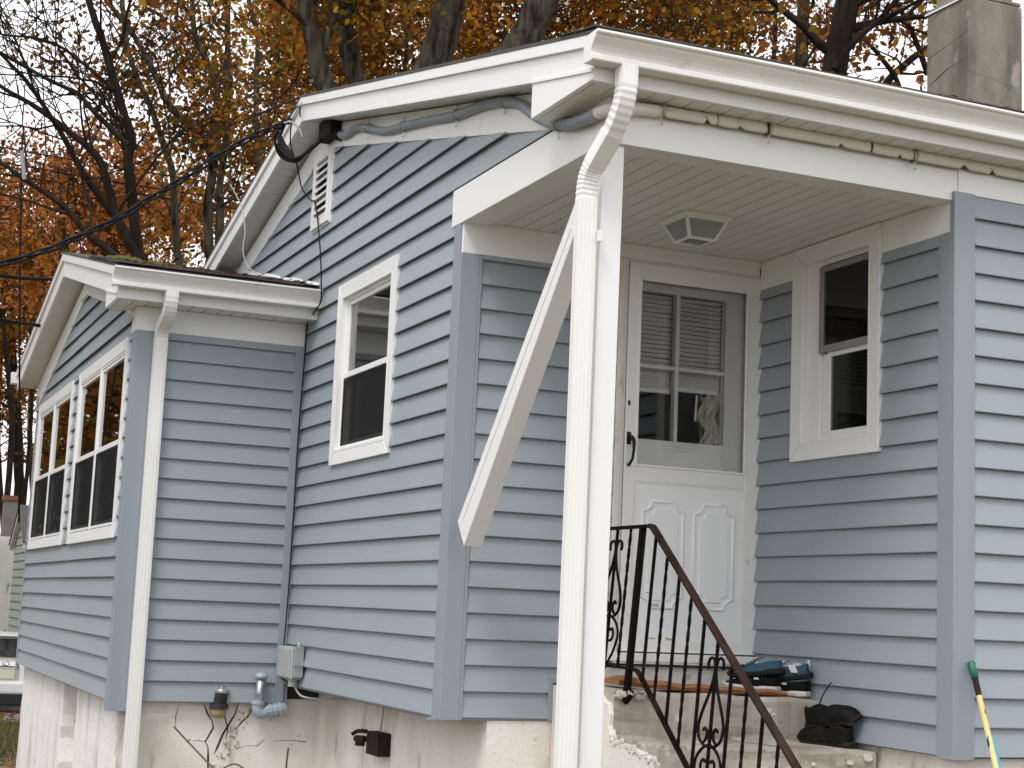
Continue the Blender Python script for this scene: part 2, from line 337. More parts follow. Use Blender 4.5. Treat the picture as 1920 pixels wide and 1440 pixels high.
# ---- gable wall A (faces -X) ----------------------------------------------------------------
TA = NX(0.0)
WINA = (2.62, 3.727, 1.362, 2.490)
hA = (WINA[0] + .05, WINA[1] - .05, WINA[2] + .05, WINA[3] - .05)
b = sheet(TA, D + .12, YB, .0, 2.6, [hA])
b.ext([(.30, 2.667), (YB, 2.6), (YB, 2.72), (RY, 3.66), (.30, 2.75)], -.12, -.001, lambda p, q, w: TA(p, w, q))
wallA = b.build('wall', M['room'], house, label='gable end wall in blue-grey lap siding')
def a_lo(k):
    za = k * C_
    if za < 2.655: return D + .085
    return lambda z: max(.30, .609 + (z - 2.678) / .232 - .02)
def a_hi(k):
    za = k * C_
    return lambda z: min(YB, 4.2 + (3.511 - z) / .232 + .02)
VENT = (4.055, 4.445, 2.985, 3.49)
for k in range(28):
    za = k * C_; zb = za + C_
    if za > 3.50: continue
    lo, hi = a_lo(k), a_hi(k)
    if zb < 2.9:                                   # below the slope zone the right end is fixed
        hi_ = YA if za + C_ < 2.2 else YB          # below the addition roof only the open part of the wall shows
        hi = hi_ if zb < 2.7 else hi
    pieces = [(lo, hi, None, None)]
    h = WINA
    hh = (h[0] + .02, h[1] - .02, h[2] + .02, h[3] - .02)
    if hh[2] < zb and hh[3] > za:
        pieces = [(lo, hh[0], None, None), (hh[1], hi, None, None)]
        if za < hh[2] - .004: pieces.append((hh[0], hh[1], None, hh[2]))
        if zb > hh[3] + .004: pieces.append((hh[0], hh[1], hh[3], None))
    if k in (22, 23):
        s = 2.93 + (k - 22) * .06
        pieces = [(lo, s + .012, None, None), (s, hi, None, None)]
    for i, p in enumerate(pieces): board(TA, wallA, za, p[0], p[1], p[2], p[3], dn=.0026 if (k in (22, 23) and i == 0) else 0)
def casing(name_win, T, w, cw, parent, n1=.036, sill=True, label=None, deep=.0):
    b = MB(); miter(b, T, w[0], w[1], w[2], w[3], cw, -.0, n1, n1 - .004); 
    o = b.build('window', M['alum'], parent, bevel=.0025, label=label)
    return o
wA = casing('window', TA, WINA, .085, house, label='white framed double-hung window in the gable wall')
b = MB(); ring(b, TA, WINA[0] + .079, WINA[1] - .079, WINA[2] + .079, WINA[3] - .079, .012, .012, .012, .012, -.02, .034); b.build('reveal', M['white'], wA)
sash_unit(wA, TA, WINA[0] + .089, WINA[1] - .089, WINA[2] + .089, WINA[3] - .089, 1.915, .006, screen=2)
# vent
b = MB(); ring(b, TA, VENT[0], VENT[1], VENT[2], VENT[3], .055, .055, .05, .05, .0, .045); ring(b, TA, VENT[0] - .012, VENT[1] + .012, VENT[2] - .012, VENT[3] + .012, .02, .02, .02, .02, .0, .03)
vent = b.build('gable_vent', M['white'], house, bevel=.003, label='white louvred gable vent')
b = MB(); b.box(VENT[0] + .04, VENT[1] - .04, .019, .021, VENT[2] + .03, VENT[3] - .03, TA); b.build('vent_backing', M['gap'], vent)
for i in range(8):
    z = VENT[2] + .05 + i * .0506
    b = MB(); b.hexa([TA(VENT[0] + .054, n, zz) for n, zz in ((.022, z + .034), (.026, z + .036), (.046, z + .012), (.046, z), (.042, z))],
                     [TA(VENT[1] - .054, n, zz) for n, zz in ((.022, z + .034), (.026, z + .036), (.046, z + .012), (.046, z), (.042, z))]); b.build('louvre', M['white'], vent)
# frieze on the gable wall, front and rear slope
b = MB()
for y0, y1 in ((.12, 1.45), (1.45, 4.2), (4.2, YB)):
    e = .0015
    b.hexa([TA(y0 + e, .0, fz(y0)), TA(y1 - e, .0, fz(y1)), TA(y1 - e, .0, roofz(y1) - .172), TA(y0 + e, .0, roofz(y0) - .172)],
           [TA(y0 + e, .026, fz(y0)), TA(y1 - e, .026, fz(y1)), TA(y1 - e, .026, roofz(y1) - .172), TA(y0 + e, .026, roofz(y0) - .172)])
b.build('frieze', M['white'], house, bevel=.002)

# ---- porch back wall B (faces -Y) ------------------------------------------------------------
TB = NY(D)
DOOR = (.868, 1.772, .27, 2.395)
wallB = sheet(TB, .0, W + .1, .0, 2.66, [(.91, 1.745, .33, 2.36)]).build('wall', M['room'], house, label='porch back wall with the white door')
for k in range(19):
    za = k * C_
    r_ = .868 if za > .19 else (.552 if za + C_ < .2 else .868)
    if k == 1:
        board(TB, wallB, za, .088, .545); board(TB, wallB, za, .546, .868, .19); continue
    board(TB, wallB, za, .088, .545 if k == 0 else .868, None, 2.312 if k == 18 else None)
b = MB(); b.box(.545, .572, 0, .024, -.012, .205, TB); b.box(.572, .62, 0, .024, .178, .205, TB); b.box(.60, .868, 0, .02, .178, .255, TB); b.build('notch_trim', M['cornerboard'], wallB, bevel=.0015)
# ---- porch right wall C (faces -X) and its window ----------------------------------------------
TC = NX(W)
WINC = (.525, 1.285, 1.352, 2.472)
hC = (.57, 1.24, 1.40, 2.40)
wallC = sheet(TC, .0, D, -.02, 2.66, [hC]).build('wall', M['room'], house, label='shaded porch side wall with a narrow window')
clad(TC, wallC, -.022, 19, .088, D - .004, [(.555, 1.255, 1.382, 2.6)], zmax=2.322)
# ---- front wall D -------------------------------------------------------------------------------
TD = NY(0.0)
wallD = sheet(TD, W, XR, -.02, 2.66, []).build('wall', M['room'], house, label='front wall in blue-grey lap siding right of the porch')
clad(TD, wallD, -.022, 20, W + .088, XR, zmax=2.505, seams={k: [4.2 + 1.1 * ((k * 7) % 3)] for k in range(20)})
# ---- addition front wall E, side wall F ----------------------------------------------------------
TE = NY(YA)
wallE = sheet(TE, -WA, .0, -.127, 2.40).build('wall', M['room'], house, label='front wall of the left addition')
clad(TE, wallE, -.127, 19, -WA + .085, -.088, zmax=2.206)
TF = NX(-WA)
WF1 = (4.69, 6.775, .884, 2.19); WF2 = (7.125, 9.22, .887, 2.185); YF = YA + LE
hf = [(w_[0] + .02, w_[1] - .02, w_[2] + .02, w_[3] - .02) for w_ in (WF1, WF2)]
b = sheet(TF, YA, YF, -.127, 2.2, [(h[0] + .05, h[1] - .05, h[2] + .05, h[3] - .05) for h in hf])
b.ext([(YA, 2.2), (YF, 2.2), (YF, 2.45), (RY2, 2.98), (YA, 2.45)], -.12, -.001, lambda p, q, w: TF(p, w, q))
wallF = b.build('wall', M['room'], house, label='side wall of the left addition with two paired windows')
seamF = {1: [6.0], 2: [7.05], 3: [7.1], 4: [6.9], 5: [6.1], 6: [7.0], 7: [6.35], 8: [6.3], 19: [6.9], 20: [7.2], 18: [7.6]}
for k in range(24):
    za = -.127 + k * C_; zb = za + C_
    if za > 2.80: continue
    lo = YA + .085; hi = YF - .085
    if zb > 2.2:
        lo = lambda z: max(YA + .085, 6.88 - (2.835 - z) / .225); hi = lambda z: min(YF - .03, 6.88 + (2.835 - z) / .245)
    hs = [h for h in hf if h[2] < zb and h[3] > za]
    segs = [(lo, hi, None, None)]
    if hs:
        segs = [(lo, hf[0][0], None, None), (hf[0][1], hf[1][0], None, None), (hf[1][1], hi, None, None)]
        for h in hf:
            if za < h[2] - .004: segs.append((h[0], h[1], None, h[2]))
            if zb > h[3] + .004: segs.append((h[0], h[1], h[3], None))
    elif k in seamF:
        s = seamF[k][0]; board(TF, wallF, za, lo, s + .012, dn=.003); board(TF, wallF, za, s, hi); continue
    for s in segs: board(TF, wallF, za, *s)
for w_, lb in ((WF1, 'nearer twin window of the addition'), (WF2, 'farther twin window of the addition')):
    o = casing('window', TF, w_, .080, house, n1=.040, label='white framed ' + lb)
    um = (w_[0] + w_[1]) / 2
    for a0, a1 in ((w_[0] + .080, um - .022), (um + .022, w_[1] - .080)):
        sash_unit(o, TF, a0, a1, w_[2] + .085, w_[3] - .085, 1.512, .034, screen=2, curtain='low', fr=.012, fw=.026, du=.006, dl=.020)
    b = MB(); b.box(um - .022, um + .022, -.03, .036, w_[2] + .081, w_[3] - .081, TF); b.build('mullion', M['white'], o, bevel=.002)

# ---- hidden closing walls and floor, so rooms stay dark --------------------------------------------
b = MB(); b.box(XR - .1, XR, 0, YB, -.02, 2.66); b.box(-.0, XR, YB - .1, YB, -.02, 2.66); b.build('wall', M['siding'], house, label='far walls')
b = MB(); b.box(-WA + .02, .0, YF - .1, YF, -.127, 2.45); b.build('wall', M['siding'], house, label='rear wall of the addition')
b = MB(); b.box(.02, XR - .11, D + .13, YB - .11, -.02, .0); b.box(W + .13, XR - .11, .13, D + .13, -.02, .0); b.box(-WA + .13, -.01, YA + .13, YF - .11, -.12, -.1); b.build('floor', M['floor'], house)
b = MB(); b.box(.13, XR - .11, D + .13, YB - .11, 2.585, 2.6); b.box(W + .13, XR - .11, .13, D + .129, 2.585, 2.6); b.box(-WA + .13, -.01, YA + .13, YF - .11, 2.3, 2.32); b.build('room_ceiling', M['room'], house)
b = MB(); b.ext([(.0, 2.6), (YB, 2.6), (RY, 3.7)], XR - .1, XR, lambda p, q, w: (w, p, q)); b.build('wall', M['siding'], house, label='far gable end')
# ---- corner boards -----------------------------------------------------------------------------------
def cboard(TX, ux0, ux1, TY, uy0, uy1, z0, z1, z1y=None, ribs=True):
    b = MB(); b.box(ux0, ux1, .0, .032, z0, z1, TX); b.build('corner_board', M['cornerboard'], house, bevel=.002)
    z2 = z1y or z1
    b = MB(); b.box(uy0 - .008, uy1, .0, .0315, z0, z2, TY)
    e = uy1 if uy0 < uy1 else uy0
    b.build('corner_board', M['cornerboard'], house, bevel=.002)
    b = MB(); b.box(uy1, uy1 + .018, .0, .0295, z0 + .002, z2 - .001, TY); b.build('corner_channel', M['cornerboard'], house, bevel=.002)
cboard(TA, D, D + .085, TB, -.024, .068, -.012, 2.465, 2.306)
cboard(TC, .0, .068, TD, W - .024, W + .068, -.034, 2.318, 2.502)
b = MB(); b.box(.068, .086, 0, .0295, -.03, 2.318, TC); b.build('corner_channel', M['cornerboard'], house, bevel=.002)
cboard(TF, YA, YA + .075, TE, -WA - .024, -WA + .075, -.19, 2.202, 2.202)
b = MB(); b.box(-.088, -.03, 0, .031, -.19, 2.206, TE); b.build('corner_board', M['cornerboard'], house, bevel=.002)
b = MB(); b.box(-.03, -.001, 0, .016, -.19, 2.36, TE); b.build('corner_channel', M['cornerboard'], house, bevel=.002)
b = MB(); b.box(YF - .075, YF, 0, .024, -.19, 2.30, TF); b.build('corner_board', M['cornerboard'], house, bevel=.002)
b = MB(); b.box(-.088, .552, .0, .012, -.012, .0, TB); b.box(YA - 2.75, YA - .05, .0, .012, -.012, .0, TA); b.build('starter_strip', M['cornerboard'], house)

# ---- porch beams, ceiling, headers ---------------------------------------------------------------------
b = MB(); b.box(-.037, W, -.12, .012, 2.462, 2.654, TD); b.box(W + .0005, XR, .0, .018, 2.498, 2.654, TD); b.build('beam', M['white'], house, bevel=.003, label='white front porch beam')
b = MB(); b.box(-.009, 1.775, -.11, .034, 2.4635, 2.656, TA); b.build('beam', M['alum'], house, bevel=.003, label='white side porch beam')
b = MB(); b.box(-.022, .868, .0, .021, 2.310, 2.476, TB); b.build('header', M['white'], house, bevel=.002)
b = MB(); b.box(.87, W - .023, .0, .026, 2.397, 2.476, TB); b.box(.87, W - .023, .026, .034, 2.44, 2.476, TB); b.build('door_head_trim', M['white'], house, bevel=.003)
for u0, u1 in ((.002, .523), (1.287, D - .03)):
    b = MB(); b.box(u0, u1, .0, .021, 2.320, 2.476, TC); b.build('header', M['white'], house, bevel=.002)
b = MB(); b.box(.02, W, .0, D, 2.492, 2.50); b.build('ceiling_deck', M['gap'], house)
x = .115
ceil = MB(); ceil.box(.1, .113, .12, D, 2.476, 2.49); ceil = ceil.build('porch_ceiling', M['soffit'], house, label='white grooved porch ceiling')
while x < W - .005:
    x1 = min(x + .0895, W - .002)
    b = MB(); b.ext([(x + .001, 2.49), (x + .0045, 2.4765), (x1 - .0045, 2.4765), (x1 - .001, 2.49)], .122, D - .002, lambda p, q, w: (p, w, q)); b.build('ceiling_plank', M['soffit'], ceil)
    x = x1
# window C on the porch wall
o = MB(); miter(o, TC, WINC[0], WINC[1], WINC[2], WINC[3], .085, .0, .036, .032); wC = o.build('window', M['white'], house, bevel=.0025, label='white framed double-hung window on the porch side wall')
b = MB(); ring(b, TC, .604, 1.206, 1.432, 2.39, .012, .012, .012, .012, -.05, .034); b.build('reveal', M['white'], wC)
b = MB(); ring(b, TC, .612, 1.198, 1.44, 2.385, .03, .03, .03, .03, -.06, .002); b.build('frame', M['white'], wC, bevel=.002)
for c0, c1, d, u0, u1, mm in ((1.902, 2.338, .014, .600, 1.052, 'upper'), (1.462, 1.902, .000, .608, 1.008, 'lower')):
    b = MB(); ring(b, TC, u0, u1 + .0, c0, c1, .014, .022 if mm == 'upper' else .03, .03, .02 if mm == 'upper' else .03, d - .012, d); b.build('sash', M['taupe'] if mm == 'upper' else M['white'], wC, bevel=.002)
    b = MB(); b.box(u0 + .012, u1 - .02, d - .009, d - .006, c0 + .026, c1 - .018, TC); b.build('pane', M['doorglass'], wC)
b = MB(); b.box(1.06, 1.19, -.03, .006, 1.445, 2.38, TC); b.box(1.012, 1.06, -.03, -.014, 1.445, 1.895, TC); b.build('jamb_liner', M['white'], wC, bevel=.003)
b = MB(); ring(b, TC, .603, 1.056, 1.895, 2.342, .006, .010, .014, .008, .012, .02); b.build('screen_frame', M['taupe'], wC)
b = MB(); b.box(.66, .80, -.22, -.215, 1.48, 1.88, TC); b.box(.86, .93, -.24, -.235, 1.48, 1.88, TC); b.build('curtain', mat('teal_dim_curtain', (.10, .24, .24), .9, var=(.06, .14, .14), vscale=20, stretch=(8, 8, .3)), wC)

# ---- the entrance door ----------------------------------------------------------------------------------------
b = MB(); ring(b, TB, DOOR[0], DOOR[1] - .002, DOOR[2] + .035, DOOR[3], .05, .026, .0005, .012, -.1, .03); b.box(DOOR[0] + .014, DOOR[0] + .03, .03, .038, .31, 2.38, TB)
b.box(1.744, 1.768, -.1, .028, .3, 2.39, TB)
door = b.build('door', M['jamb'], house, bevel=.002, label='white storm door with glass above and moulded panels below')
b = MB(); ring(b, TB, .924, 1.742, .342, 2.382, .066, .094, .06, .086, .004, .034); b.box(.99, 1.648, .004, .033, 1.222, 1.304, TB); b.build('storm_frame', M['doorwhite'], door, bevel=.004)
b = MB(); ring(b, TB, .985, 1.653, 1.299, 2.301, .013, .013, .013, .013, .03, .04); b.build('glass_stop', M['doorwhite'], door, bevel=.003)
b = MB(); b.box(.99, 1.648, .016, .020, 1.304, 2.296, TB); b.build('pane', M['doorglass'], door)
b = MB(); b.box(.988, 1.65, .01, .027, .40, 1.223, TB); kick = b.build('kick_panel', M['doorpanel'], door)
b = MB(); ring(b, TB, .99, 1.648, .402, 1.222, .008, .008, .008, .008, .026, .031); b.build('panel_bead', M['doorwhite'], door)
def scallop(u0, u1, z0, z1, r):
    p = []
    for cx, cz, a0 in ((u1, z1, 180), (u0, z1, 270), (u0, z0, 0), (u1, z0, 90)):
        arc = [(cx + r * math.cos(R(a0 + 90 * i / 6)), cz + r * .95 * math.sin(R(a0 + 90 * i / 6))) for i in range(7)]
        # concave corner: walk from one side to the other, adding little flats
        p += arc[::-1]
    return p
for u0, u1 in ((1.045, 1.285), (1.352, 1.592)):
    p = scallop(u0, u1, .575, 1.125, .055)
    b = MB(); b.tube([TB(u, .029, z) for u, z in p + [p[0]]], .0075, 6, cap=False); b.build('moulding', M['doorpanel'], door, smooth=True)
    um = (u0 + u1) / 2; p2 = scallop(u0 + .028, u1 - .028, .605, 1.09, .042)
    b = MB(); b.hexa([TB(u, .02, z) for u, z in p2], [TB(um + (u - um) * .93, .0345, .85 + (z - .85) * .965) for u, z in p2]); b.build('raised_panel', M['doorpanel'], door, bevel=.002)
for u, z, l in ((1.09, .585, .065), (1.40, .574, .045), (1.10, .415, .035), (1.20, .413, .05), (1.585, .625, .022)):
    b = MB(); pp = [(u + l * t_, z + rnd(-.003, .003) + .008 * s_) for s_, ts in ((0, (0, .3, .6, 1)), (1, (1, .7, .35, 0))) for t_ in ts]
    b.hexa([TB(p_, .0262, q_) for p_, q_ in pp], [TB(p_, .0284 if z > .5 else .0325, q_) for p_, q_ in pp]); b.build('paint_chip', M['chip'], door)
b = MB(); b.box(.95, 1.722, -.062, -.02, .35, 1.452, TB); b.box(.95, .99, -.062, -.02, 1.452, 2.36, TB); b.box(1.545, 1.722, -.062, -.02, 1.452, 2.36, TB); b.box(.99, 1.545, -.062, -.02, 2.245, 2.36, TB)
inner = b.build('inner_door', M['inner'], door)
b = MB(); b.box(1.238, 1.262, -.058, -.018, 1.452, 2.245, TB); b.box(.99, 1.238, -.058, -.018, 1.832, 1.852, TB); b.box(1.262, 1.545, -.058, -.018, 1.832, 1.852, TB); b.build('muntin', M['inner'], door, bevel=.003)
b = MB()
for a0, a1, zb_ in ((.985, 1.244, 1.735), (1.25, 1.55, 1.755)):
    z = 2.24
    while z > zb_:
        s = rnd(-.002, .002); tw = .010 if z < zb_ + .1 else 0
        b.hexa([TB(a0, -.078, z + s), TB(a0, -.096, z - .015 + s), TB(a0, -.097, z - .013 + s), TB(a0, -.079, z + .002 + s)],
               [TB(a1, -.078, z - s + tw), TB(a1, -.096, z - .015 - s + tw), TB(a1, -.097, z - .013 - s + tw), TB(a1, -.079, z + .002 - s + tw)]); z -= .0245 if z > zb_ + .12 else .016
    b.box(a0, a1, -.10, -.076, zb_ - .022, zb_ - .004, TB)
b.build('blind', M['blind'], door)
b = MB(); k = 14
for i in range(k):
    for j in range(10):
        def cp(i, j): 
            return TB(1.44 + .11 * i / k + .02 * math.sin(j * 1.1), -.085 - .022 * math.sin(i * 1.4 + j * .5), 1.73 - .28 * j / 10 - .02 * math.sin(i * .9))
        b.add([cp(i, j), cp(i + 1, j), cp(i + 1, j + 1), cp(i, j + 1)], [(0, 1, 2, 3)])
b.build('curtain', M['cloth'], door, smooth=True, recalc=False)
b = MB(); b.tube([TB(1.41, -.08, 1.72), TB(1.402, -.08, 1.58)], .006, 6); b.build('wand', M['blind'], door)
b = MB(); b.box(.935, .957, .033, .040, 1.41, 1.475, TB); b.tube([TB(.946, .036, 1.452), TB(.950, .066, 1.445), TB(.956, .078, 1.42), TB(.955, .080, 1.38), TB(.952, .072, 1.33), TB(.947, .05, 1.305), TB(.944, .04, 1.30)], [.008, .010, .010, .008, .0075, .0075, .008], 8); b.tube([TB(.946, .04, 1.43), TB(.953, .085, 1.436)], .006, 6); b.build('handle', M['black'], door, smooth=False)
b = MB(); b.box(.936, .948, .032, .037, 1.615, 1.64, TB); b.build('latch_button', M['black'], door)
for i in range(9):
    z = .45 + i * .235; b = MB(); b.box(1.738, 1.752, .032, .038, z, z + .11, TB); b.build('hinge', M['doorwhite'], door, bevel=.002); b = MB(); b.tube([TB(1.7455, .036, z - .02), TB(1.7455, .0395, z - .02)], .004, 6); b.build('screw', M['rust'], door)
b = MB(); b.box(.80, 1.772, .0, .075, .297, .340, TB); b.box(.88, 1.772, .0, .068, .286, .297, TB); b.build('threshold', M['doorwhite'], door, bevel=.004)
b = MB(); b.box(.80, 1.748, -.002, .034, .10, .284, TB); sillr = b.build('sill_riser', M['flake'], door)
b = MB(); b.box(.93, 1.74, .030, .0345, .3395, .348, TB); b.build('sill_gap', M['gap'], door)
b = MB(); b.box(.86, 1.745, .030, .060, .274, .2855, TB); b.build('sill_gap', M['gap'], door)
b = MB(); b.hexa([TB(u, .034, z) for u, z in ((1.31, .205), (1.345, .20), (1.352, .235), (1.318, .242))], [TB(u, .0355, z) for u, z in ((1.31, .205), (1.345, .20), (1.352, .235), (1.318, .242))]); b.build('bare_patch', M['concrete'], door)
# ================================================================= roofs
XK, XK2 = -.187, -1.302                 # rake planes
YE, YE2 = -.175, 4.238                  # fascia planes
ZS, ZS2 = 2.654, 2.360                  # flat soffit heights
def slab(b, x0, x1, y0, y1, rf, t0, t1):
    b.hexa([(x0, y0, rf(y0) - t0), (x0, y1, rf(y1) - t0), (x0, y1, rf(y1) - t1), (x0, y0, rf(y0) - t1)],
           [(x1, y0, rf(y0) - t0), (x1, y1, rf(y1) - t0), (x1, y1, rf(y1) - t1), (x1, y0, rf(y0) - t1)])
b = MB(); slab(b, XK - .022, XR + .2, YE - .03, RY, roofz, -.002, .016); slab(b, XK - .022, XR + .2, RY, YB + .2, roofz, -.002, .016)
roof = b.build('roof', M['shingle'], house, label='dark asphalt main roof')
b = MB(); slab(b, XK2 - .022, -.001, YE2 - .03, RY2, roofz2, -.002, .016); slab(b, XK2 - .022, -.001, RY2, YF + .26, roofz2, -.002, .016)
roof2 = b.build('roof', M['shingle'], house, label='mossy asphalt roof of the addition')
# deck under the shingles keeps daylight out of the attic
b = MB(); slab(b, XK + .02, XR, YE + .02, RY, roofz, .02, .05); slab(b, XK + .02, XR, RY, YB + .1, roofz, .02, .05); slab(b, XK2 + .02, -.13, YE2 + .02, RY2, roofz2, .02, .05); slab(b, XK2 + .02, -.13, RY2, YF + .1, roofz2, .02, .05); b.build('roof_deck', M['gap'], house)
# eave-edge shingle tabs, uneven
def tabs(parent, x0, x1, rf, ye, courses, n=0):
    for c in range(courses):
        x = x0 - (c % 2) * .15
        while x < x1:
            a, e = max(x0, x + .002), min(x1, x + .298)
            if e - a > .04:
                y0 = ye - .028 + c * .14 + rnd(-.006, .006); y1 = y0 + .20; lift = rnd(.004, .011)
                b = MB(); b.hexa([(a, y0, rf(y0) + .006 + lift), (e, y0, rf(y0) + .006 + lift + rnd(-.003, .003)), (e, y1, rf(y1) + .003), (a, y1, rf(y1) + .003)],
                                 [(a, y0, rf(y0) + .0125 + lift), (e, y0, rf(y0) + .0125 + lift), (e, y1, rf(y1) + .0045), (a, y1, rf(y1) + .0045)])
                b.build('shingle', M['shingle'], parent)
            x += .30
tabs(roof, XK - .03, 5.4, roofz, YE - .022, 2)
tabs(roof2, XK2 - .03, -.002, roofz2, YE2 - .02, 9)
def rakeside(b, T, y0, y1, rf, d0, d1, n0, n1):
    b.hexa([T(y0, n0, rf(y0) - d1), T(y1, n0, rf(y1) - d1), T(y1, n0, rf(y1) - d0), T(y0, n0, rf(y0) - d0)],
           [T(y0, n1, rf(y0) - d1), T(y1, n1, rf(y1) - d1), T(y1, n1, rf(y1) - d0), T(y0, n1, rf(y0) - d0)])
def rakes(xk, rf, ry, ysf, yend, ysr, band, deep, seam, parent):
    T = NX(xk)
    for (y0, y1) in ((ysf, seam), (seam, ry), (ry, yend)):
        e = .001
        b = MB(); rakeside(b, T, y0 + e, y1 - e, rf, .012, band, .0, .020); b.build('rake_drip', M['alum'], parent, bevel=.002)
        b = MB(); rakeside(b, T, y0 + e, y1 - e, rf, band - .012, deep, -.020, .004 + (.001 if y0 == seam else 0)); b.build('rake_board', M['alum'], parent, bevel=.003)
rakes(XK, roofz, RY, YE - .0, YB + .2, None, .066, .176, 2.52, house)
rakes(XK2, roofz2, RY2, YE2, YF + .24, None, .072, .196, 5.7, house)
# rake soffits: narrow grooved panels across the overhang
def rakesoffit(x0, x1, rf, ya, yb, deep, parent):
    y = ya
    while y < yb - .01:
        y1 = min(y + .095, yb); g = .0022
        b = MB(); b.hexa([(x0, y + g, rf(y + g) - deep + .010), (x0, y1 - g, rf(y1 - g) - deep + .010), (x0, y1 - g, rf(y1 - g) - deep + .016), (x0, y + g, rf(y + g) - deep + .016)],
                         [(x1, y + g, rf(y + g) - deep + .010), (x1, y1 - g, rf(y1 - g) - deep + .010), (x1, y1 - g, rf(y1 - g) - deep + .016), (x1, y + g, rf(y + g) - deep + .016)])
        b.build('soffit_panel', M['soffit'], parent); y = y1
    b = MB(); b.hexa([(x0, ya, rf(ya) - deep + .018), (x0, yb, rf(yb) - deep + .018), (x0, yb, rf(yb) - deep + .022), (x0, ya, rf(ya) - deep + .022)],
                     [(x1, ya, rf(ya) - deep + .018), (x1, yb, rf(yb) - deep + .018), (x1, yb, rf(yb) - deep + .022), (x1, ya, rf(ya) - deep + .022)])
    return b
sf = MB(); sf.box(XK + .021, -.001, .44, .445, ZS + .002, 2.78); sf = sf.build('rake_soffit', M['soffit'], house, label='white soffit under the main gable overhang')
rakesoffit(XK + .021, -.0, roofz, RY + .01, YB, .172, sf).build('soffit_backing', M['gap'], sf)
b = MB(); rakeside(b, NX(XK + .021), .45, RY, roofz, .158, .164, -.166, .0); b.build('soffit_panel', M['white'], sf)
sf2 = MB(); sf2.box(XK2 + .021, -WA, 4.72, 4.725, ZS2 + .002, 2.46); sf2 = sf2.build('rake_soffit', M['soffit'], house, label='white soffit under the addition gable overhang')
rakesoffit(XK2 + .021, -WA, roofz2, RY2 + .01, YF + .2, .19, sf2).build('soffit_backing', M['gap'], sf2)
b = MB(); rakeside(b, NX(XK2 + .021), 4.72, RY2, roofz2, .176, .182, -.168, .0); b.build('soffit_panel', M['soffit'], sf2)
# rake friezes of the addition
b = MB()
for y0, y1 in ((YA + .0, 6.88), (6.88, YF + .1)):
    b.hexa([TF(y0, .0, fz2(y0)), TF(y1, .0, fz2(y1)), TF(y1, .0, roofz2(y1) - .182), TF(y0, .0, roofz2(y0) - .182)],
           [TF(y0, .024, fz2(y0)), TF(y1, .024, fz2(y1)), TF(y1, .024, roofz2(y1) - .182), TF(y0, .024, roofz2(y0) - .182)])
b.build('frieze', M['white'], house, bevel=.002)
# eave returns (boxed ends)
def ret(xk, rf, ye, yb, zs, deep, x1):
    b = MB(); T = NX(xk)
    q = [(ye, zs), (yb, zs), (yb, rf(yb) - deep + .005), (ye, rf(ye) - deep + .012)]
    b.hexa([T(p, -.02, z) for p, z in q], [T(p, .006, z) for p, z in q]); o = b.build('eave_return', M['alum'], house, bevel=.002)
    b = MB(); b.hexa([T(p, .007, z) for p, z in ((ye, rf(ye) - deep + .004), (yb, rf(yb) - deep - .004), (yb, rf(yb) - deep + .014), (ye, rf(ye) - deep + .022))],
                     [T(p, .013, z) for p, z in ((ye, rf(ye) - deep + .004), (yb, rf(yb) - deep - .004), (yb, rf(yb) - deep + .014), (ye, rf(ye) - deep + .022))]); b.build('return_lip', M['alum'], house, bevel=.002)
    b = MB(); b.box(xk + .021, x1, yb - .016, yb - .002, zs + .004, rf(yb) - deep + .0); b.build('return_back', M['alum'], house)
ret(XK, roofz, YE + .001, .436, ZS, .176, -.03)
ret(XK2, roofz2, YE2 + .001, 4.70, ZS2, .196, -WA - .002)
# front eaves: fascia, soffit panels, gutter
def eave(x0, x1, ye, ywall, zs, rf, xstart, lab):
    b = MB(); b.box(x0 - .003, x1, ye - .0, ye + .02, zs - .004, rf(ye) - .02); b.build('fascia', M['white'], house, bevel=.002)
    b = MB(); b.box(x0 + .02, x1, ye + .02, ywall + .02, zs + .018, zs + .024); base = b.build('eave_soffit', M['gap'], house, label=lab)
    x = x0 + .021
    while x < x1 - .02:
        xe = min(x + .0925, x1); b = MB(); b.ext([(x + .0008, zs + .012), (x + .0045, zs), (xe - .0045, zs), (xe - .0008, zs + .012)], ye + .0205, ywall - .002, lambda p, q, w: (p, w, q)); b.build('soffit_panel', M['soffit'], base); x = xe
eave(XK, 5.6, YE, .0, ZS, roofz, 0, 'white grooved soffit along the front eave')
eave(XK2, -.002, YE2, YA, ZS2, roofz2, 0, 'white grooved soffit along the addition eave')
b = MB(); b.box(XK + .021, -.036, -.002, .43, ZS + .0005, ZS + .012); b.build('soffit_panel', M['soffit'], sf)      # return underside
b = MB(); b.box(XK + .021, XK + .075, .0, .43, ZS - .001, ZS + .011); b.box(XK + .079, -.036, .0, .43, ZS - .001, ZS + .011); b.build('soffit_panel', M['soffit'], sf)
b = MB(); b.box(XK2 + .021, XK2 + .10, YA, 4.69, ZS2 - .001, ZS2 + .011); b.box(XK2 + .104, -WA - .026, YA, 4.69, ZS2 - .001, ZS2 + .011); b.build('soffit_panel', M['soffit'], sf2)
b = MB(); b.box(-WA - .026, -.03, .0, .021, 2.204, ZS2 - .002, TE); b.box(YA, YA + .16, .0245, .027, 2.204, ZS2 - .002, TF); b.build('frieze', M['white'], house, bevel=.002)
GP = [(.0, .0), (.0, -.100), (.004, -.106), (.070, -.111), (.084, -.110), (.0865, -.106), (.0865, -.090), (.083, -.086), (.066, -.083), (.064, -.074), (.068, -.062), (.080, -.046), (.094, -.032), (.104, -.022), (.108, -.014), (.110, -.010), (.120, -.010), (.124, -.005), (.123, .003), (.114, .004)]
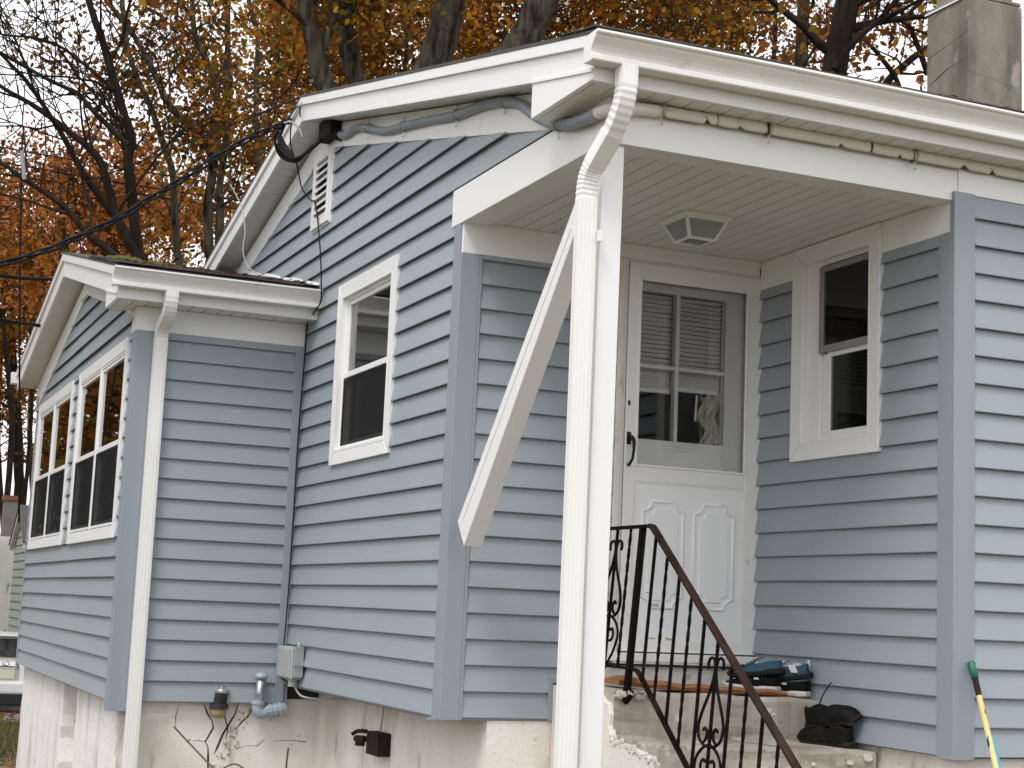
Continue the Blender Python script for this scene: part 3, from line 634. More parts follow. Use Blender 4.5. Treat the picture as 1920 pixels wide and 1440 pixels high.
def gutter(x0, x1, ye, zt, lab):
    b = MB(); xs = [x0 + (x1 - x0) * i / 12 for i in range(13)]; k = len(GP)
    vs = [(x, ye - p, zt + q + .003 * math.sin(x * 1.9)) for x in xs for p, q in GP]
    b.add(vs, [(i * k + j, i * k + j + 1, (i + 1) * k + j + 1, (i + 1) * k + j) for i in range(12) for j in range(k - 1)])
    g = b.build('gutter', M['gutter'], house, recalc=False, solid=.0022, label=lab)
    for p in g.data.polygons: p.use_smooth = False
    b = MB(); poly = [(p, q) for p, q in GP]
    b.ext(poly, x0 - .002, x0 + .0015, lambda p, q, w: (w, ye - p, zt + q)); b.build('gutter_end_cap', M['gutter'], house); b = MB(); b.ext([(p * 1.02 + .0, q) for p, q in poly[2:-3]] + [(.0, -.02), (.0, -.100)], x1 - .0015, x1 + .001, lambda p, q, w: (w, ye - p, zt + q)); b.build('gutter_end_cap', M['gutter'], house)
    return g
gutter(-.236, 5.6, YE - .001, 2.816, 'ivory gutter along the front eave')
gutter(-1.352, -.026, YE2 - .001, 2.533, 'ivory gutter of the addition')
gut2 = MB(); k = len(GP); gut2.ext([(p, q) for p, q in GP], -1.36, -1.1, lambda p, q, w: (w, YF + .25 + p, roofz2(YF + .25) - .02 + q)); gut2.build('gutter', M['gutter'], house, label='rear gutter end of the addition')

# ================================================================= downspouts
def spout(pts, wx, wy, lab, flute=True, clips=()):
    rings = []; k = len(pts)
    prof = []
    for (sx, sy) in ((-1, -1), (1, -1), (1, 1), (-1, 1)):
        prof.append((sx, sy))
    # rounded rectangle with shallow flutes on the front and back
    P = []
    def side(a, b_, n, amp, nx, ny):
        for i in range(n):
            t = i / n; x = a[0] + (b_[0] - a[0]) * t; y = a[1] + (b_[1] - a[1]) * t
            d = amp * (1 if i % 2 else 0); P.append((x - nx * d * .55, y - ny * d * .55))
    e = .88
    side((-e, -1), (e, -1), 8, .06, 0, -1); side((1, -e), (1, e), 4, .05, 1, 0); side((e, 1), (-e, 1), 8, .06, 0, 1); side((-1, e), (-1, -e), 4, .05, -1, 0)
    for i, (p, sc) in enumerate(pts):
        p = Vector(p); t = (Vector(pts[min(i + 1, k - 1)][0]) - Vector(pts[max(i - 1, 0)][0])).normalized()
        ex = (Vector((1, 0, 0)) - t * t.x).normalized(); ey = t.cross(ex).normalized()
        if ey.y < 0: ey = -ey
        rings.append([p + ex * (x * wx * .5 * sc) + ey * (y * wy * .5 * sc) for x, y in P])
    b = MB(); b.loft(rings); return b.build('downspout', M['spout'], house, label=lab)
def bend(p0, p1, p2, n, corr=True):
    out = []
    for i in range(n + 1):
        t = i / n; p = Vector(p0) * (1 - t) ** 2 + Vector(p1) * 2 * t * (1 - t) + Vector(p2) * t * t
        out.append((p, 1.0 if (not corr or i % 2 == 0) else .935))
    return out
dp = [((-.072, -.236, 2.712), 1.0), ((-.072, -.236, 2.655), 1.0)] + bend((-.072, -.236, 2.630), (-.073, -.236, 2.545), (-.084, -.150, 2.455), 14) + [((-.0845, -.147, 2.452), 1.06), ((-.108, -.045, 2.345), 1.06), ((-.109, -.04, 2.34), 1.0)] + \
     bend((-.112, -.03, 2.328), (-.118, .0, 2.295), (-.118, .0, 2.205), 14) + [((-.118, .0, 2.19), 1.0), ((-.118, .0, 1.2), 1.0), ((-.122, .0, GZ + .1), 1.0)]
spout(dp, .078, .058, 'ivory downspout with corrugated elbows beside the porch post')
dp = [((-.985, YE2 - .06, 2.43), 1.0), ((-.985, YE2 - .06, 2.395), 1.0)] + bend((-.985, YE2 - .06, 2.39), (-.985, YE2 - .06, 2.30), (-.985, YE2 + .05, 2.262), 12) + bend((-.985, YE2 + .10, 2.247), (-.985, YA - .058, 2.23), (-.985, YA - .055, 2.15), 10) + [((-.985, YA - .055, 2.13), 1.0), ((-.985, YA - .055, GZ + .1), 1.0)]
spout(dp, .084, .060, 'ivory downspout at the corner of the addition')
b = MB(); b.box(-.079, -.060, -.046, -.03, 2.03, 2.075); b.build('spout_strap', M['spout'], house)
# ================================================================= post and brace
b = MB(); b.hexa([(-.060, .005, GZ), (.036, .005, GZ), (.036, .10, GZ), (-.060, .10, GZ)], [(-.046, .008, 2.4615), (.053, .008, 2.4615), (.053, .105, 2.4615), (-.046, .105, 2.4615)])
b.build('post', M['alum'], house, bevel=.004, label='white square porch post')
bl0, bl1 = Vector((0, .255, 2.275)), Vector((0, 1.60, .800))
dr = (bl1 - bl0).normalized(); nr = Vector((0, -dr.z, dr.y)) * -1           # towards the front/below
if nr.y > 0: nr = -nr
hb = .092
b = MB(); a0 = Vector((0, .11, 0)); 
top0 = bl0 + dr * -.28; e1 = bl0 + dr * ((bl1 - bl0).length)
q = [top0, bl0 + dr * 1.79, bl0 + dr * 1.90 + nr * hb, top0 + nr * hb]
q = [Vector((0, .10, 2.445)), Vector((0, 1.470, .944)), Vector((0, 1.372, .822)), Vector((0, .10, 2.312))]
b.hexa([(-.045, p.y, p.z) for p in q], [(.05, p.y + (.012 if i in (1, 2) else 0), p.z) for i, p in enumerate(q)])
brace = b.build('brace', M['alum'], house, bevel=.003, label='loose white diagonal brace from the post down to the wall corner')
b = MB(); c1, c2 = q[1] + Vector((0, -.05, -.08)), 0
b.hexa([(-.0475, p.y, p.z) for p in (Vector((0, .30, 2.165)), Vector((0, 1.40, .962)), Vector((0, 1.392, .952)), Vector((0, .29, 2.155)))],
       [(-.045, p.y, p.z) for p in (Vector((0, .30, 2.165)), Vector((0, 1.40, .962)), Vector((0, 1.392, .952)), Vector((0, .29, 2.155)))]); b.build('seam', M['alum'], brace)
# ================================================================= foundation
b = MB(); b.box(-WA + .06, .245, YA + .045, YA + .35, GZ - .3, -.10); b.build('foundation', M['stucco'], house, label='cracked cream stucco foundation under the addition')
found = bpy.context.scene.objects.get('foundation')
b = MB(); b.box(.225, .5, D + .03, YA + .05, GZ - .3, -.001); b.build('foundation', M['stucco'], house, label='shaded stucco foundation under the gable wall')
b = MB(); b.box(.2275, .60, D - .012, D + .029, GZ - .3, -.013); b.build('foundation', M['stucco'], house, label='stucco foundation under the porch wall')
b = MB(); b.box(W + .02, W + .3, .02, D, GZ - .3, -.03); b.box(W + .021, XR, .021, .3, GZ - .3, -.031); b.build('foundation', M['stucco'], house, label='stucco foundation under the front wall')
def rough_pier(y0, y1, xoff, m):
    b = MB(); n = 14; ring0 = []; 
    for i in range(n + 1):
        z = GZ - .3 + (-.128 - GZ + .3) * i / n; j0, j1 = rnd(-.018, .018), rnd(-.03, .03)
        ring0.append([(-WA + .05 + xoff + rnd(-.0015, .0015), y0 + j0, z), (-WA + .05 + xoff + rnd(-.0015, .0015), y1 + j1, z), (-WA + .4, y1 + j1, z), (-WA + .4, y0 + j0, z)])
    b.loft(ring0); return b.build('foundation_pier', m, house, bevel=.006)
rough_pier(YA + .05, 6.22, .0, M['whitewash']); rough_pier(6.92, 9.46, .0, M['whitewash'])
b = MB(); b.box(-WA + .16, -WA + .3, 6.1, 7.0, GZ - .3, -.14); b.build('foundation', M['stucco'], house, label='recessed stucco between the piers')
b = MB(); b.box(.0, XR, YB - .3, YB - .02, GZ - .3, -.03); b.build('foundation', M['stucco'], house, label='rear foundation')
# cracks and crumbled mortar on the addition foundation
TG = NY(YA + .045)
def crack(pts, w, parent, T, m='crack'):
    b = MB(); L_, R_ = [], []
    for i, (u, z) in enumerate(pts):
        ww = w * rnd(.5, 1.2) * (1 if 0 < i < len(pts) - 1 else .3)
        L_.append((u - ww, z + rnd(-.004, .004))); R_.append((u + ww, z + rnd(-.004, .004)))
    for i in range(len(pts) - 1):
        q = [L_[i], R_[i], R_[i + 1], L_[i + 1]]
        b.hexa([T(u, -.004, z) for u, z in q], [T(u, .0014, z) for u, z in q])
    b.build('crack', M[m], parent)
crack([(-.53, -.13), (-.50, -.20), (-.465, -.245), (-.455, -.29), (-.49, -.36), (-.50, -.375), (-.48, -.41), (-.475, -.48), (-.47, -.56), (-.45, -.62), (-.40, -.66), (-.31, -.70), (-.2, -.73)], .006, found, TG)
crack([(-.50, -.375), (-.545, -.37), (-.58, -.372)], .006, found, TG)
crack([(-.30, -.13), (-.315, -.19), (-.35, -.26), (-.39, -.33), (-.42, -.41), (-.44, -.46)], .006, found, TG)
crack([(-.20, -.15), (-.23, -.21), (-.27, -.25), (-.31, -.30)], .008, found, TG)
crack([(-.40, -.14), (-.385, -.22), (-.36, -.30), (-.37, -.36)], .004, found, TG)
crack([(-.07, -.20), (-.09, -.26)], .005, found, TG); crack([(-.06, -.37), (.05, -.365), (.16, -.372)], .0025, found, TG); crack([(-.12, -.36), (-.16, -.40), (-.24, -.40), (-.3, -.42)], .003, found, TG)
crack([(-.68, -.14), (-.70, -.22), (-.695, -.30)], .003, found, TG)
for i in range(60):
    t = i / 60; u = -.24 - .24 * t + rnd(-.045, .045); z = -.17 - .50 * t + rnd(-.035, .035); s = rnd(.005, .017)
    b = MB(); n = 6; pp = [(u + s * rnd(.6, 1.2) * math.cos(6.283 * j / n), z + s * rnd(.5, 1.0) * math.sin(6.283 * j / n)) for j in range(n)]
    b.hexa([TG(p, -.01, q) for p, q in pp], [TG(u + (p - u) * .6, rnd(.004, .014), z + (q - z) * .6) for p, q in pp]); b.build('mortar_chunk', M['broken'], found)
crack([(.235, -.02), (.23, -.2), (.236, -.45), (.228, -.8)], .006, found, TG)
b = MB(); b.box(.0, .24, -.02, .02, -.10, -.02, TG); b.build('sill_beam', M['gap'], house)
# ================================================================= chimney on the roof
chx0, chx1, chy0, chy1 = 4.577, 5.086, 3.40, 3.885
b = MB(); rg = []
for z, g in ((3.3, 0), (4.5, 0), (4.9, .0), (5.196, .0)):
    rg.append([(chx0 - g, chy0 - g, z), (chx1 + g, chy0 - g, z), (chx1 + g, chy1 + g, z), (chx0 - g, chy1 + g, z)])
b.loft(rg); chim = b.build('chimney', M['chimney'], roof, bevel=.012, label='weathered grey stucco chimney')
b = MB(); b.box(chx0 + .05, chx1 - .05, chy0 + .05, chy1 - .05, 5.19, 6.1); b.box(chx0 + .0, chx1 - .0, chy0 + .012, chy1 - .01, 5.205, 5.235); b.build('chimney_stack', M['chimney'], roof, bevel=.008)
b = MB(); b.hexa([(chx0 - .012, chy0 + .06, 5.185), (chx0 - .012, chy1 + .01, 5.19), (chx0 + .03, chy1 + .01, 5.215), (chx0 + .03, chy0 + .06, 5.21)], [(chx0 - .012, chy0 + .06, 5.20), (chx0 - .012, chy1 + .01, 5.205), (chx0 + .03, chy1 + .01, 5.228), (chx0 + .03, chy0 + .06, 5.225)]); b.build('chimney_flashing', M['alum'], roof)
TCh = NX(chx0); TCf = NY(chy0)
crack([(3.86, 4.62), (3.75, 4.66), (3.62, 4.70), (3.54, 4.705), (3.47, 4.72)], .012, roof, TCh); crack([(3.87, 4.84), (3.7, 4.87), (3.5, 4.90), (3.41, 4.93)], .003, roof, TCh); crack([(3.84, 5.14), (3.78, 5.15), (3.70, 5.19)], .008, roof, TCh)
crack([(4.58, 4.62), (4.75, 4.60), (4.92, 4.57), (5.06, 4.55)], .006, roof, TCf, 'chimney')
# flashing where the addition roof meets the gable wall
b = MB(); 
for y0, y1 in ((YE2 - .02, 4.9), (4.9, 5.7), (5.7, 6.9)):
    b.hexa([TA(y0, .0, roofz2(y0) + .01), TA(y1, .0, roofz2(y1) + .01), TA(y1, .0, roofz2(y1) + .045), TA(y0, .0, roofz2(y0) + .035)], [TA(y0, .03, roofz2(y0) + .01), TA(y1, .03, roofz2(y1) + .01), TA(y1, .024, roofz2(y1) + .045), TA(y0, .024, roofz2(y0) + .035)])
b.build('wall_flashing', M['alum'], roof2)
mo = MB()
for i in range(60):
    x = random.gauss(-1.08, .09); y = YE2 + .5 + abs(random.gauss(0, .45)); z = roofz2(y) + .01; s = rnd(.012, .04)
    n = 5; mo.hexa([(x + s * math.cos(6.283 * j / n), y + s * 1.3 * math.sin(6.283 * j / n), z) for j in range(n)], [(x + .5 * s * math.cos(6.283 * j / n), y + .5 * s * math.sin(6.283 * j / n), z + s * rnd(.4, 1.0)) for j in range(n)])
mo = mo.build('moss', M['moss'], roof2); mo['kind'] = 'stuff'
lf = MB()
for i in range(150):
    if i < 70: x = rnd(-1.25, -.03); y = YE2 + rnd(-.1, .5); z = roofz2(y) + .024
    else: x = rnd(-.2, 4.5); y = YE + rnd(-.035, .12); z = roofz(y) + .026
    s = rnd(.015, .035); a = rnd(0, 6.28); u = Vector((math.cos(a), math.sin(a), rnd(-.2, .6))) * s; v = Vector((-math.sin(a), math.cos(a), rnd(-.2, .5))) * s * .55; p = Vector((x, y, z))
    lf.add([p - u, p + v, p + u, p - v + Vector((0, 0, s * .3))], [(0, 1, 2), (0, 2, 3)])
lf = lf.build('fallen_leaves', LEAF['umber'], roof, recalc=False); lf['kind'] = 'stuff'
# ================================================================= concrete steps
def jag(base, amp): return base + rnd(-amp, amp)
SX = .595
steps = thing('concrete_steps', 'worn cracked concrete steps leading up to the porch door', 'steps', (1.2, .8, GZ))
def tread(y0, y1, zl, zr, depth, chips, name='step'):
    b = MB(); n = 26; rings = []
    for i in range(n + 1):
        t = i / n; x = SX + (W - .003 - SX) * t; z = zl + (zr - zl) * t + .004 * math.sin(t * 17); fy = y0 + .006 * math.sin(t * 23) + rnd(-.004, .004); ch = rnd(.006, .016)
        rings.append([(x, fy, z - depth), (x, fy, z - ch - .008), (x, fy + ch, z - .0), (x, y1, z + .004), (x, y1, z - depth)])
    b.loft(rings); return b.build(name, M['concrete'], steps)
L1 = tread(1.0, D - .035, .186, .156, .26, 0, 'landing')
tread(.56, 1.02, -.030, -.050, .22, 0); tread(.30, .58, -.245, -.25, .25, 0); tread(.04, .32, -.45, -.455, .25, 0); tread(-.22, .06, -.655, -.66, .25, 0); tread(-.48, -.2, -.86, -.865, .3, 0)
b = MB(); b.box(SX + .04, W - .01, .60, D - .04, GZ - .2, -.24); b.box(SX + .04, W - .01, .1, .62, GZ - .2, -.46); b.build('step_core', M['concrete'], steps)
# rendered cheek on the left, with a broken flaking edge
def cheek(pts, x0, x1, m, name):
    b = MB(); b.ext(pts, x0, x1, lambda p, q, w: (w, p, q)); return b.build(name, m, steps, bevel=.004)
pl = [(D - .015, GZ - .2), (D - .015, .168)] + [(1.5, .172), (1.3, .17), (1.14, .175), (1.10, .150), (1.06, .128), (1.015, .12), (.998, .07), (1.004, .02), (.985, -.03), (.93, -.045), (.86, -.052), (.76, -.06), (.66, -.072), (.585, -.085), (.553, -.11), (.566, -.16), (.55, -.22), (.5, -.27), (.30, -.29), (.28, -.47), (.05, -.5), (.03, -.68), (-.2, -.7), (-.22, -.88), (-.46, -.9), (-.48, GZ - .2)]
cheek(pl, SX - .022, SX + .012, M['stucco'], 'cheek_render')
for i in range(34):
    t = rnd(0, 1); y = 1.0 - .46 * t; z = -.028 - .07 * t + rnd(-.02, .012); s = rnd(.006, .018)
    b = MB(); n = 5; b.hexa([(SX - .02, y + s * math.cos(6.283 * j / n), z + s * math.sin(6.283 * j / n)) for j in range(n)], [(SX - .024 - rnd(.001, .006), y + .7 * s * math.cos(6.283 * j / n), z + .7 * s * math.sin(6.283 * j / n)) for j in range(n)]); b.build('paint_flake', M['flake'], steps)
for i in range(26):                                           # broken corner round the newel foot
    x = rnd(.60, .78); y = rnd(.965, 1.02); z = .178 - .03 * rnd(0, 1); s = rnd(.012, .03)
    b = MB(); n = 6; b.hexa([(x + s * rnd(.7, 1.2) * math.cos(6.283 * j / n), y - .008, z + s * .6 * math.sin(6.283 * j / n)) for j in range(n)], [(x + .5 * s * math.cos(6.283 * j / n), y - .012 - rnd(0, .014), z + .4 * s * math.sin(6.283 * j / n)) for j in range(n)]); b.build('broken_chunk', M['broken'], steps)
for u, z, s in ((1.43, .10, .022), (1.6, -.10, .02), (1.70, -.075, .03), (1.40, -.11, .012), (1.46, .085, .012)):
    b = MB(); n = 8; yb = .998 if z > 0 else .558; pp = [(u + s * rnd(.5, 1.2) * math.cos(6.283 * j / n), z + s * rnd(.4, .9) * math.sin(6.283 * j / n)) for j in range(n)]
    b.hexa([(p, yb, q) for p, q in pp], [(p, yb - .0085, q) for p, q in pp]); b.build('paint_flake', M['flake'], steps)
# ================================================================= iron railing
rail = thing('stair_railing', 'black wrought-iron stair railing with scrolls and rusty brown handrail', 'railing', (.65, .99, .16))
LX = lambda z: .640 + .076 * z
def PR(y, z): return (LX(z), y, z)
TOPB = (.885, .946)
def topz(y): return .948 if y > TOPB[0] else .946 - (TOPB[0] - y) * .716
def botz(y): return .285 if y > .93 else (.285 - (.93 - y) * .25 if y > .88 else .2725 - (.88 - y) * .722)
def flatbar(b, pts, wx, h):
    for i in range(len(pts) - 1):
        p, q = Vector(pts[i]), Vector(pts[i + 1]); t = (q - p).normalized(); ex = Vector((1, 0, 0)); up = t.cross(ex).normalized()
        if up.z < 0: up = -up
        def rg(c): return [c - ex * wx / 2 - up * h / 2, c + ex * wx / 2 - up * h / 2, c + ex * wx / 2 + up * h / 2 * .6, c + ex * wx * .28 + up * h / 2, c - ex * wx * .28 + up * h / 2, c - ex * wx / 2 + up * h / 2 * .6]
        b.loft([rg(p - t * .004), rg(q + t * .004)])
b = MB(); flatbar(b, [PR(1.50, .950), PR(.905, .950)], .032, .016); b.build('top_rail', M['iron'], rail)
b = MB(); flatbar(b, [PR(.915, .951), PR(.888, .946), PR(.86, .928), PR(-1.0, topz(-1.0))], .036, .020); b.build('handrail', M['handrail'], rail, bevel=.003)
b = MB(); flatbar(b, [PR(1.50, .288), PR(.945, .284), PR(.905, .277), PR(.875, .262), PR(-.95, botz(-.95))], .026, .012); b.build('bottom_rail', M['iron'], rail)
def twist(b, y, z0, z1, tw):
    s = .0062; n = 26 if tw else 1; rings = []
    for i in range(n + 1):
        z = z0 + (z1 - z0) * i / n; a = (math.pi / 4) + (i / n) * math.pi * 5 * tw; c = Vector(PR(y, z))
        rings.append([c + Vector((math.cos(a + k * math.pi / 2), math.sin(a + k * math.pi / 2), 0)) * s * 1.35 for k in range(4)])
    b.loft(rings)
ys = [1.245, 1.106, .845, .718, .588, .463, .330, .201, .071, -.060, -.195, -.322, -.45, -.58, -.71, -.84]
for i, y in enumerate(ys):
    tw = 1 if y in (1.106, .718, .463, -.060, -.322, -.58, -.84) else 0
    b = MB(); twist(b, y, botz(y) + .004, topz(y) - .008, tw); b.build('baluster', M['iron'], rail)
b = MB(); z0, z1 = .150, .942
b.loft([[Vector(PR(.985, z)) + Vector((sx * .0135, sy * .0135, 0)) for sx, sy in ((-1, -1), (1, -1), (1, 1), (-1, 1))] for z in (.185, .5, z1)])
b.loft([[Vector(PR(.985, z)) + Vector((sx * r_, sy * r_, 0)) for sx, sy in ((-1, -1), (1, -1), (1, 1), (-1, 1))] for z, r_ in ((.118, .006), (.150, .022), (.178, .026), (.19, .0125))]); b.build('newel', M['iron'], rail)
def scroll(yc, zc, H):
    # lyre scrolls: two mirrored bars, crossing in the middle, with curled ends; local s is along the stair
    def P(s, z): return PR(yc + s, zc + z)
    parts = []
    for sg in (1, -1):
        up = [(.0, .215), (.012, .16), (.035, .10), (.075, .03), (.098, -.02), (.102, -.05), (.092, -.085), (.066, -.108), (.040, -.100), (.026, -.078), (.030, -.055), (.046, -.046), (.058, -.058)]
        tip = [(.0, .19), (.010, .23), (.024, .245), (.044, .246), (.060, .232), (.062, .212), (.056, .202)]
        lo = [(.010, -.115), (.05, -.130), (.088, -.160), (.106, -.195), (.100, -.235), (.070, -.29), (.03, -.335), (.004, -.37)]
        lc = [(.012, -.235), (.040, -.232), (.056, -.214), (.054, -.188), (.036, -.176), (.022, -.186)]
        mid = [(.066, -.108), (.03, -.122), (.0, -.118)]
        for q in (up, tip, lo, lc, mid): parts.append([(sg * s, z) for s, z in q])
    for q in parts:
        b = MB(); fine = []
        for i in range(len(q) - 1):
            p0, p1, p2, p3 = q[max(i - 1, 0)], q[i], q[i + 1], q[min(i + 2, len(q) - 1)]
            for k in range(4):
                t = k / 4
                f = lambda a, b_, c, d: .5 * (2 * b_ + (c - a) * t + (2 * a - 5 * b_ + 4 * c - d) * t * t + (3 * b_ - a - 3 * c + d) * t ** 3)
                fine.append((f(p0[0], p1[0], p2[0], p3[0]), f(p0[1], p1[1], p2[1], p3[1])))
        fine.append(q[-1]); b.tube([P(s, z) for s, z in fine], .0066, 6); b.build('scroll', M['iron'], rail, smooth=True)
scroll(.201, .118, 1); scroll(1.245, .64, 1)

# ================================================================= porch lamp
lamp = thing('ceiling_lamp', 'square white porch ceiling lamp with tapered glass panes', 'lamp', (.955, .965, 2.476))
b = MB(); cx, cy = .940, .965
def sq(h, z): return [(cx - h, cy - h, z), (cx + h, cy - h, z), (cx + h, cy + h, z), (cx - h, cy + h, z)]
b.loft([sq(.135, 2.4755), sq(.135, 2.462), sq(.118, 2.452), sq(.112, 2.452)]); b.build('base', M['lampwhite'], lamp, bevel=.002)
T0, T1 = sq(.112, 2.455), sq(.070, 2.362)
for i in range(4):
    b = MB(); b.tube([T0[i], T1[i]], .010, 4); b.build('rib', M['lampwhite'], lamp)
    j = (i + 1) % 4; b = MB(); b.tube([T1[i], T1[j]], .009, 4); b.build('rim', M['lampwhite'], lamp)
    b = MB(); b.tube([T0[i], T0[j]], .009, 4); b.build('rim', M['lampwhite'], lamp)
    b = MB(); b.hexa([T0[i], T0[j], T1[j], T1[i]], [Vector(p) * .985 + Vector((cx, cy, 2.41)) * .015 for p in (T0[i], T0[j], T1[j], T1[i])]); b.build('pane', M['frost'], lamp)
b = MB(); b.hexa(sq(.066, 2.361), sq(.066, 2.364)); b.build('pane', M['frost'], lamp)
for dx in (-.035, .04):
    b = MB(); b.loft([[(cx + dx + r_ * math.cos(k * .5236), cy + r_ * math.sin(k * .5236), z) for k in range(12)] for z, r_ in ((2.455, .013), (2.435, .014), (2.425, .022), (2.408, .03), (2.392, .028), (2.382, .016), (2.379, .003))]); b.build('bulb', M['bulb'], lamp, smooth=True)
# ================================================================= conduit and clips
con = thing('conduit', 'sagging grey cable conduit clipped under the gable eave', 'conduit', (-.04, 3, 3.3))
pts = [(-.042, 3.93, 3.535), (-.04, 3.84, 3.500), (-.042, 3.72, 3.47), (-.04, 3.5, 3.455), (-.045, 3.25, 3.385), (-.04, 2.95, 3.29), (-.042, 2.6, 3.225), (-.04, 2.2, 3.15), (-.042, 1.75, 3.058), (-.04, 1.4, 3.01), (-.042, 1.1, 2.945), (-.045, .9, 2.872), (-.055, .72, 2.775), (-.062, .52, 2.68), (-.07, .30, 2.615), (-.072, .12, 2.59), (-.07, .02, 2.585)]
def smoothp(p, k=5):
    out = []
    for i in range(len(p) - 1):
        a, b_, c, d = [Vector(p[max(0, min(len(p) - 1, j))]) for j in (i - 1, i, i + 1, i + 2)]
        for q in range(k):
            t = q / k; out.append(.5 * (2 * b_ + (c - a) * t + (2 * a - 5 * b_ + 4 * c - d) * t * t + (3 * b_ - a - 3 * c + d) * t ** 3))
    out.append(Vector(p[-1])); return out
b = MB(); b.tube(smoothp(pts), .026, 12); b.build('conduit_run', M['hose'], con, smooth=True)
def clipring(p, ax, r, par):
    b = MB(); p = Vector(p); ax = Vector(ax).normalized(); e1 = ax.cross(Vector((0, 0, 1))).normalized(); e2 = ax.cross(e1)
    b.tube([p + e1 * r * math.cos(a * .5236) + e2 * r * math.sin(a * .5236) for a in range(13)], .005, 5); z = Vector((0, 0, 1))
    b.tube([p - z * r, p - z * (r + .03), p - z * (r + .034) + e1 * .008], .004, 5); b.tube([p + z * r, p + z * (r + .03)], .004, 5); b.build('clip', M['clip'], par)
for i in (4, 6, 8, 10): clipring(pts[i], Vector(pts[i + 1]) - Vector(pts[i]), .029, con)
clipring((-.065, .42, 2.645), (0, 1, .25), .029, con)
b = MB(); b.box(-.10, -.022, 3.90, 4.18, 3.525, 3.66); b.tube([(-.045, 3.95, 3.53), (-.045, 3.86, 3.505)], .036, 12); b.build('junction_box', M['bracket'], con, bevel=.006)
con2 = thing('cable_run', 'cream cable run with peeling brown-cored jacket along the front beam', 'cable', (1, -.04, 2.62))
cp = [(-.07, .06, 2.588), (-.066, .0, 2.585), (-.045, -.045, 2.588), (.02, -.05, 2.60), (.10, -.045, 2.612), (.2, -.034, 2.622), (.5, -.0315, 2.627), (1.0, -.0315, 2.632), (1.5, -.0315, 2.630), (2.1, -.0315, 2.628), (3.0, -.0315, 2.63), (4.6, -.0315, 2.63)]
b = MB(); b.tube(smoothp(cp), .0185, 10); b.build('cable_core', M['core'], con2, smooth=True)
b = MB(); b.tube(smoothp(cp[:6]), .0262, 12); b.build('jacket', M['jacket'], con2, smooth=True)
def jacket(x0, x1):
    k = max(4, int((x1 - x0) / .012)); b = MB(); vs = []; n = 9; low = 0
    for i in range(k + 1):
        x = x0 + (x1 - x0) * i / k
        low = low * .55 + (rnd(.6, 1.3) if rnd(0, 1) < .06 else (.25 if i in (0, k) else rnd(-.2, .06))); low = max(0, min(1.2, low))
        a0, a1 = R(-70) + low, R(200)
        for j in range(n):
            a = a0 + (a1 - a0) * j / (n - 1); zc = 2.62 + .01 * min(1, max(0, (x - .15) / .5)); r_ = .0265
            vs.append((x + rnd(-.002, .002), -.034 - .62 * r_ * math.cos(a), zc + r_ * math.sin(a)))
    b.add(vs, [(i * n + j, i * n + j + 1, (i + 1) * n + j + 1, (i + 1) * n + j) for i in range(k) for j in range(n - 1)]); b.build('jacket', M['jacket'], con2, smooth=True, recalc=False, solid=.003)
for x0, x1 in ((.208, .46), (.466, .708), (.722, 1.245), (1.257, 1.478), (1.484, 2.4), (2.41, 4.5)): jacket(x0, x1)
for x in (.195, .718, 1.485): clipring((x, -.042, 2.625), (1, 0, 0), .029, con2)
# ================================================================= service drop and wires
def cable(name, label, pts, r, m='cable', sag=True, group=None):
    b = MB(); b.tube(smoothp(pts, 6), r, 7); return tag(b.build(name, M[m], smooth=True), label, 'cable', group)
sd_ = thing('service_drop', 'twisted bundle of black overhead power cables hung from the gable peak', 'cable', (-.25, 4.3, 3.6))
base = [at(545, 225, 10.6), at(515, 240, 10.4), at(470, 258, 10.2), at(390, 305, 10.0), at(300, 362, 9.8), at(200, 420, 9.6), at(90, 468, 9.4), at(-60, 512, 9.1), at(-300, 560, 8.7)]
for k in range(3):
    pts = []
    for i, p in enumerate(smoothp(base, 8)):
        a = i * .55 + k * 2.094; pts.append(p + Vector((.012 * math.cos(a), 0, .016 * math.sin(a))))
    b = MB(); b.tube(pts, .0085 if k else .006, 6); b.build('strand', M['cable'], sd_, smooth=True)
b = MB(); b.tube([at(545, 225, 10.6), (-.215, 4.22, 3.80)], .004, 6); b.build('messenger', M['cable_grey'], sd_)
wh = [(-.20, 4.30, 3.72), at(560, 195, 10.6), at(535, 232, 10.5), at(520, 262, 10.5), at(530, 290, 10.5), at(555, 297, 10.4), at(585, 278, 10.4), (-.06, 4.15, 3.56)]
for i in range(3):
    b = MB(); b.tube(smoothp([Vector(p) + Vector((rnd(-.02, .02), rnd(-.02, .02), rnd(-.02, .02))) if 0 < j < 7 else Vector(p) for j, p in enumerate(wh[(0 if i == 0 else 2):])]), .010 if i else .005, 7); b.build('drip_loop', M['cable'], sd_, smooth=True)
b = MB(); b.loft([[at(522 + r_ * math.cos(k * .7854), 262 + dy + r_ * .9 * math.sin(k * .7854), 10.5 + .0) + Vector((0, .0, 0)) for k in range(8)] for dy, r_ in ((-14, 4),)] + [[at(530 + 9 * math.cos(k * .7854), 275 + 9 * math.sin(k * .7854), 10.46) for k in range(8)], [at(541 + 9 * math.cos(k * .7854), 290 + 8 * math.sin(k * .7854), 10.44) for k in range(8)], [at(548 + 4 * math.cos(k * .7854), 296 + 4 * math.sin(k * .7854), 10.42) for k in range(8)]]); b.build('splice', M['bracket'], sd_)
b = MB(); b.tube(smoothp([at(522, 236, 10.5), at(545, 228, 10.48), at(560, 240, 10.46), at(568, 258, 10.44)]), .007, 6); b.build('pale_strand', M['cable_grey'], sd_, smooth=True)
